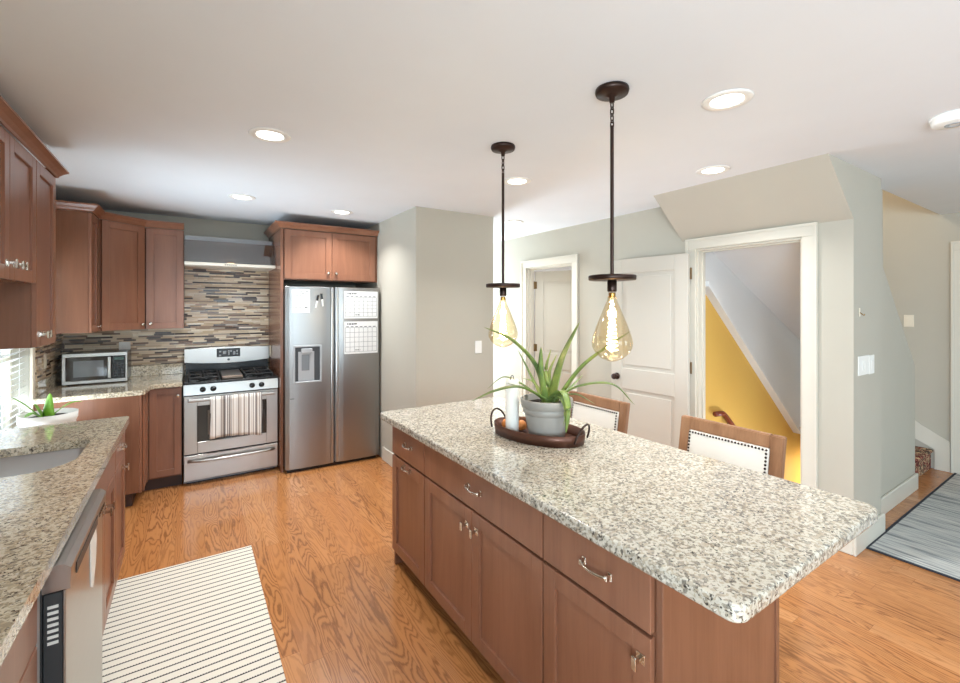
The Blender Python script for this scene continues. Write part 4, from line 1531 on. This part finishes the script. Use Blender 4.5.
# ================================================================== pendants
def pendant(x, y, label):
    t = thing('pendant_light', label, 'pendant lamp', (x, y, CEIL), 'pendant lamps over the island')
    MB().lathe([(0, 0), (0.066, 0), (0.068, -0.010), (0.064, -0.022), (0.030, -0.026), (0.012, -0.034), (0.010, -0.055), (0, -0.056)], (x, y, CEIL - 0.0005), 32).build('canopy', M['bronze'], t)
    ch = MB()
    z = CEIL - 0.052
    for k in range(4):
        zc = z - 0.014 - k * 0.027
        ring = []
        for i in range(14):
            a = 2 * math.pi * i / 14
            u, w = 0.0075 * math.cos(a), 0.0195 * math.sin(a)
            ring.append((x + u, y, zc + w) if k % 2 == 0 else (x, y + u, zc + w))
        ch.tube(ring, 0.0028, 6, True)
    ch.build('chain', M['bronze'], t)
    MB().cyl((x, y, CEIL - 0.152), (x, y, 1.694), 0.0075, 14).build('rod', M['bronze'], t)
    MB().lathe([(0, 0), (0.092, 0), (0.095, 0.003), (0.095, 0.017), (0.092, 0.020), (0, 0.020)], (x, y, 1.674), 40).build('disc', M['bronze'], t)
    MB().lathe([(0, 0), (0.017, 0), (0.019, 0.004), (0.019, 0.046), (0, 0.047)], (x, y, 1.6265), 20).build('socket', M['bronze'], t)
    bl = MB().lathe([(0.006, -0.348), (0.018, -0.345), (0.045, -0.333), (0.068, -0.312), (0.080, -0.288), (0.082, -0.268), (0.076, -0.240), (0.062, -0.200),
                     (0.044, -0.155), (0.028, -0.118), (0.019, -0.094), (0.017, -0.080)][::1], (x, y, 1.688), 32).build('bulb', M['amber'], t)
    MB().lathe([(0, 0), (0.014, 0), (0.015, 0.004), (0.013, 0.008), (0.015, 0.012), (0.013, 0.016), (0.015, 0.020), (0, 0.0215)], (x, y, 1.603), 18).build('bulb_base', M['brass'], bl)
    fi = MB()
    sp = []
    for k in range(169):
        a = k / 168 * math.pi * 2 * 12
        zz = 1.590 - 0.205 * k / 168
        rr = 0.006 + 0.016 * k / 168
        sp.append((x + rr * math.cos(a), y + rr * math.sin(a), zz))
    fi.tube(sp, 0.0023, 6)
    fi.build('filament', M['filament'], bl)
    l = bpy.data.lights.new('bulb_light', 'POINT')
    l.energy = 1.6
    l.color = (1, 0.78, 0.5)
    l.shadow_soft_size = 0.03
    lo_ = bpy.data.objects.new('bulb_light', l)
    COL.objects.link(lo_)
    lo_.parent = t
    lo_.location = (0, 0, 1.50 - CEIL)
    return t


t = pendant(1.450, 1.221, 'bronze disc pendant with amber bulb nearer the camera')
dup(t, (1.454, 1.983, CEIL), 'bronze disc pendant with amber bulb farther from the camera')

# ================================================================== recessed lights and smoke detector
RL = [((0.348, 2.522), 'recessed ceiling light in front of the corner cabinets'),
      ((0.353, 4.055), 'recessed ceiling light above the range front'),
      ((1.191, 4.174), 'recessed ceiling light above the refrigerator front'),
      ((1.938, 2.475), 'recessed ceiling light just right of the farther pendant canopy'),
      ((2.835, 3.672), 'faint recessed ceiling light in the bright hall right of the wall block'),
      ((1.943, 1.013), 'largest recessed ceiling light, right of the nearer pendant canopy'),
      ((2.852, 1.577), 'recessed ceiling light above the sloping soffit')]
x, y = RL[0][0]
t = thing('recessed_light', RL[0][1], 'ceiling light', (x, y, CEIL), 'recessed ceiling lights')
MB().lathe([(0.064, -0.002), (0.070, -0.007), (0.096, -0.005), (0.101, -0.0005), (0.064, -0.0005)], (x, y, CEIL), 36).build('trim_ring', M['white'], t)
MB().lathe([(0, -0.0035), (0.0635, -0.0035), (0.0635, -0.0008), (0, -0.0008)], (x, y, CEIL), 32).build('diffuser', M['led'], t)
l = bpy.data.lights.new('downlight', 'AREA')
l.shape = 'DISK'
l.size = 0.12
l.energy = 9
l.spread = R(125)
l.color = (0.95, 0.98, 1.0)
lo_ = bpy.data.objects.new('downlight', l)
COL.objects.link(lo_)
lo_.parent = t
lo_.location = (0, 0, -0.012)
for (x, y), lab in RL[1:]:
    dup(t, (x, y, CEIL), lab)
t = thing('smoke_detector', 'round white smoke detector on the ceiling at the right edge', 'smoke detector', (2.985, 0.51, CEIL))
MB().lathe([(0, -0.0005), (0.085, -0.0005), (0.085, -0.012), (0.080, -0.014), (0.078, -0.034), (0.068, -0.042), (0, -0.043)], (2.985, 0.51, CEIL), 32).build('housing', M['white'], t)
MB().lathe([(0.02, -0.0435), (0.034, -0.0435), (0.034, -0.046), (0.02, -0.046), (0.02, -0.0435)], (2.985, 0.51, CEIL), 24).build('sensor_ring', M['gplastic'], t)

# ================================================================== tray with candle, oranges and potted aloe
TC = Vector((1.462, 1.700, 0.9145))
TA = -72.0
XT = frame(TC, TA)
t = thing('serving_tray', 'oval dark brown metal tray with loop handles on the island', 'tray', TC[:])
m = MB(XT)
m.lathe([(0, 0), (0.96, 0), (1.0, 0.004)], (0, 0, 0), 48, None, 0.25, 0.15)
m2 = MB(XT)
sx, sy = 0.25, 0.15
m2.lathe([(0.955, 0.0045), (0.975, 0.0005), (1.0, 0.052), (0.985, 0.053), (0.96, 0.006), (0.955, 0.0045)], (0, 0, 0), 48, None, sx, sy)
m3 = MB(XT)
m3.lathe([(0, 0.0005), (0.96, 0.0005), (0.96, 0.0045), (0, 0.0045)], (0, 0, 0), 48, None, sx, sy)
m3.build('base', M['bronzet'], t)
m2.build('rim', M['bronzet'], t)
for s in (-1, 1):
    pts = []
    for k in range(15):
        a = math.pi * k / 14
        pts.append((s * (0.236 + 0.028 * math.sin(a)), 0.068 * math.cos(a), 0.022 + 0.080 * math.sin(a)))
    MB(XT).tube(pts, 0.005, 8).build('handle', M['bronze'], t)
ZT = TC.z + 0.0048
t = thing('pillar_candle', 'tall ivory pillar candle with wire loop wick on the tray', 'candle', (1.372, 1.792, ZT))
MB().lathe([(0, 0), (0.033, 0), (0.034, 0.003), (0.034, 0.272), (0.030, 0.277), (0.012, 0.274), (0, 0.273)], (1.372, 1.792, ZT + 0.0002), 28).build('wax', M['wax'], t)
mm = MB().tube([(1.372 - 0.012, 1.792, ZT + 0.2755), (1.372 - 0.008, 1.792, ZT + 0.284), (1.372 - 0.008, 1.792, ZT + 0.292), (1.372, 1.792, ZT + 0.299), (1.372 + 0.008, 1.792, ZT + 0.292), (1.372 + 0.008, 1.792, ZT + 0.284), (1.372 + 0.012, 1.792, ZT + 0.2755)], 0.0018, 6)
mm.build('wick', M['black'], t)
for cx, cy, lab in ((1.40, 1.875, 'small orange ball left of the candle on the tray'), (1.447, 1.812, 'small orange ball behind the candle beside the grey pot')):
    m = MB().ball((cx, cy, ZT + 0.0285), 0.028, 0.96, 16)
    m.build('orange', M['orange'], None, lab, 'orange', 'orange balls on the tray')
PC = Vector((1.478, 1.650, ZT))
t = thing('potted_aloe', 'potted aloe with long arching leaves in a ribbed grey pot', 'potted plant', PC[:])
MB().lathe([(0, 0), (0.080, 0), (0.086, 0.004), (0.096, 0.05), (0.108, 0.118), (0.109, 0.124), (0.116, 0.127), (0.118, 0.146), (0.115, 0.149), (0.118, 0.154), (0.126, 0.157), (0.129, 0.190), (0.127, 0.195), (0.119, 0.195), (0.113, 0.165), (0.09, 0.164)], PC + Vector((0, 0, 0.0002)), 44).build('pot', M['pot'], t)
MB().lathe([(0, 0.172), (0.06, 0.17), (0.1125, 0.166), (0.11, 0.16), (0, 0.16)], PC, 28).build('soil', M['soil'], t)
LV = [
    (0.056, [(0.029, -0.019, 1.103), (0.092, -0.024, 1.298), (0.197, -0.045, 1.493)]),
    (0.052, [(0.046, -0.03, 1.103), (0.108, -0.131, 1.269), (0.167, -0.241, 1.376), (0.215, -0.344, 1.455)]),
    (0.044, [(0.004, -0.003, 1.103), (-0.061, 0.004, 1.281), (-0.186, 0.026, 1.407), (-0.337, 0.041, 1.472)]),
    (0.032, [(0.012, 0.028, 1.092), (-0.015, 0.082, 1.203), (-0.056, 0.145, 1.343)]),
    (0.036, [(-0.02, -0.023, 1.11), (-0.056, -0.035, 1.237), (-0.07, -0.05, 1.374)]),
    (0.024, [(0.048, 0.016, 1.095), (0.045, 0.043, 1.234), (0.086, 0.051, 1.348)]),
    (0.024, [(0.059, 0.021, 1.093), (0.078, 0.057, 1.214), (0.14, 0.064, 1.318)]),
    (0.036, [(-0.001, -0.023, 1.103), (-0.139, 0.008, 1.18), (-0.263, 0.041, 1.173), (-0.383, 0.072, 1.13)]),
    (0.022, [(0.034, 0.038, 1.088), (-0.041, 0.147, 1.171), (-0.103, 0.211, 1.199), (-0.162, 0.274, 1.132)]),
    (0.034, [(0.041, -0.027, 1.108), (0.1, -0.126, 1.182), (0.198, -0.25, 1.2), (0.264, -0.329, 1.107)]),
    (0.036, [(0.002, -0.049, 1.122), (0.0, -0.12, 1.167), (-0.012, -0.172, 1.098), (-0.02, -0.167, 0.982)]),
    (0.028, [(-0.007, -0.044, 1.122), (-0.012, -0.112, 1.143), (-0.016, -0.163, 1.087), (-0.028, -0.155, 1.008)]),
    (0.020, [(0.073, -0.0, 1.1), (0.177, -0.009, 1.157), (0.254, -0.011, 1.208)]),
    (0.020, [(0.032, -0.045, 1.113), (0.081, -0.125, 1.145), (0.138, -0.199, 1.103)]),
    (0.024, [(0.02, 0.023, 1.092), (-0.071, 0.046, 1.158), (-0.174, 0.09, 1.191)]),
    (0.022, [(0.042, 0.032, 1.093), (0.015, 0.11, 1.176), (-0.008, 0.172, 1.19)]),
]
for w, pts in LV:
    base_ = Vector((1.473, 1.657, 0))
    P = [base_ + Vector(p) for p in pts]
    root = Vector((PC.x + (P[0].x - PC.x) * 0.6, PC.y + (P[0].y - PC.y) * 0.6, PC.z + 0.171))
    P = [root] + P
    MB().ribbon(smooth_path(P, 8), w * 1.5, 0.36).build('leaf', M['leaf'], t)

# planter beyond the sink counter
t = thing('planter', 'white planter with young bright green leaves beyond the sink counter', 'potted plant', (-0.70, 3.585, 0))
MB().lathe([(0, 0), (0.085, 0), (0.09, 0.006), (0.122, 0.88), (0.130, 0.90), (0.132, 0.940), (0.124, 0.941), (0.118, 0.90), (0.11, 0.90)], (-0.70, 3.585, 0.0), 36).build('pot', M['white'], t)
MB().lathe([(0, 0.922), (0.07, 0.920), (0.1195, 0.912), (0.117, 0.90), (0, 0.90)], (-0.70, 3.585, 0.0), 28).build('soil', M['soil'], t)
for w, pts in ((0.085, [(0, 0, 0.915), (0.0, 0.0, 0.97), (0.005, 0.01, 1.055)]), (0.07, [(0.01, 0, 0.915), (0.06, 0.0, 0.965), (0.11, 0.01, 0.99), (0.15, 0.02, 0.985)]),
               (0.09, [(-0.02, -0.02, 0.915), (-0.06, -0.03, 0.95), (-0.09, -0.05, 0.935)]), (0.07, [(-0.02, 0, 0.915), (-0.05, 0.0, 0.98), (-0.06, 0.0, 1.0)]),
               (0.03, [(-0.03, 0, 0.915), (-0.10, 0.0, 1.0), (-0.16, 0.01, 1.05)])):
    P = [Vector((-0.70, 3.585, 0)) + Vector(p) for p in pts]
    MB().ribbon(smooth_path(P, 7), w, 0.12).build('leaf', M['leaf2'], t)

# ================================================================== rugs
MB().box(-0.40, 0.335, 0.6, 3.243, 0.0005, 0.007, 0.002).build('floor_mat', M['mat'], None, 'cream kitchen runner with thin black stripes beside the dishwasher', 'rug')
t = thing('area_rug', 'blue grey streaked rug with dark binding at the right edge', 'rug', (4.9, 0.0, 0.0))
MB().box(3.68, 6.02, -1.3, 1.012, 0.0008, 0.009).build('pile', M['rug'], t)
MB().box(3.662, 3.6795, -1.318, 1.03, 0.0006, 0.010, 0.003).box(3.6795, 6.02, 1.0125, 1.03, 0.0006, 0.010, 0.003).build('binding', M['rugb'], t)

# ================================================================== basement handrail
t = thing('handrail', 'dark red wooden handrail on the yellow basement wall', 'handrail', (3.75, 2.06, 0.5))
MB().tube([(3.74, 2.05, 0.655), (3.86, 2.05, 0.648), (3.89, 2.05, 0.632), (4.10, 2.05, 0.455), (5.2, 2.05, -0.52)], 0.022, 10).build('rail', M['rail'], t)
for x in (3.95, 4.9):
    z = 0.575 - (x - 3.95) * 0.886
    MB().tube([(x, 2.099, z - 0.06), (x, 2.06, z - 0.05), (x, 2.05, z - 0.024)], 0.006, 8).build('bracket', M['hinge'], t)

# unseen fill lights added to brighten the side spaces
def bulb(name, loc, e, col):  # bare point light without a fitting, used for the added fills
    l = bpy.data.lights.new(name, 'POINT')
    l.energy = e
    l.color = col
    l.shadow_soft_size = 0.12
    o = bpy.data.objects.new(name, l)
    COL.objects.link(o)
    o.location = loc


bulb('basement_fill', (5.7, 1.65, -0.35), 20, (1, 0.86, 0.6))
bulb('stair_entry_fill', (3.9, 1.36, 0.2), 13.0, (0.86, 0.93, 1.0))
bulb('small_room_fill', (4.6, 3.6, 2.2), 22, (1, 0.95, 0.88))
bulb('stairwell_fill', (5.0, 1.7, 3.1), 14, (1, 0.84, 0.64))
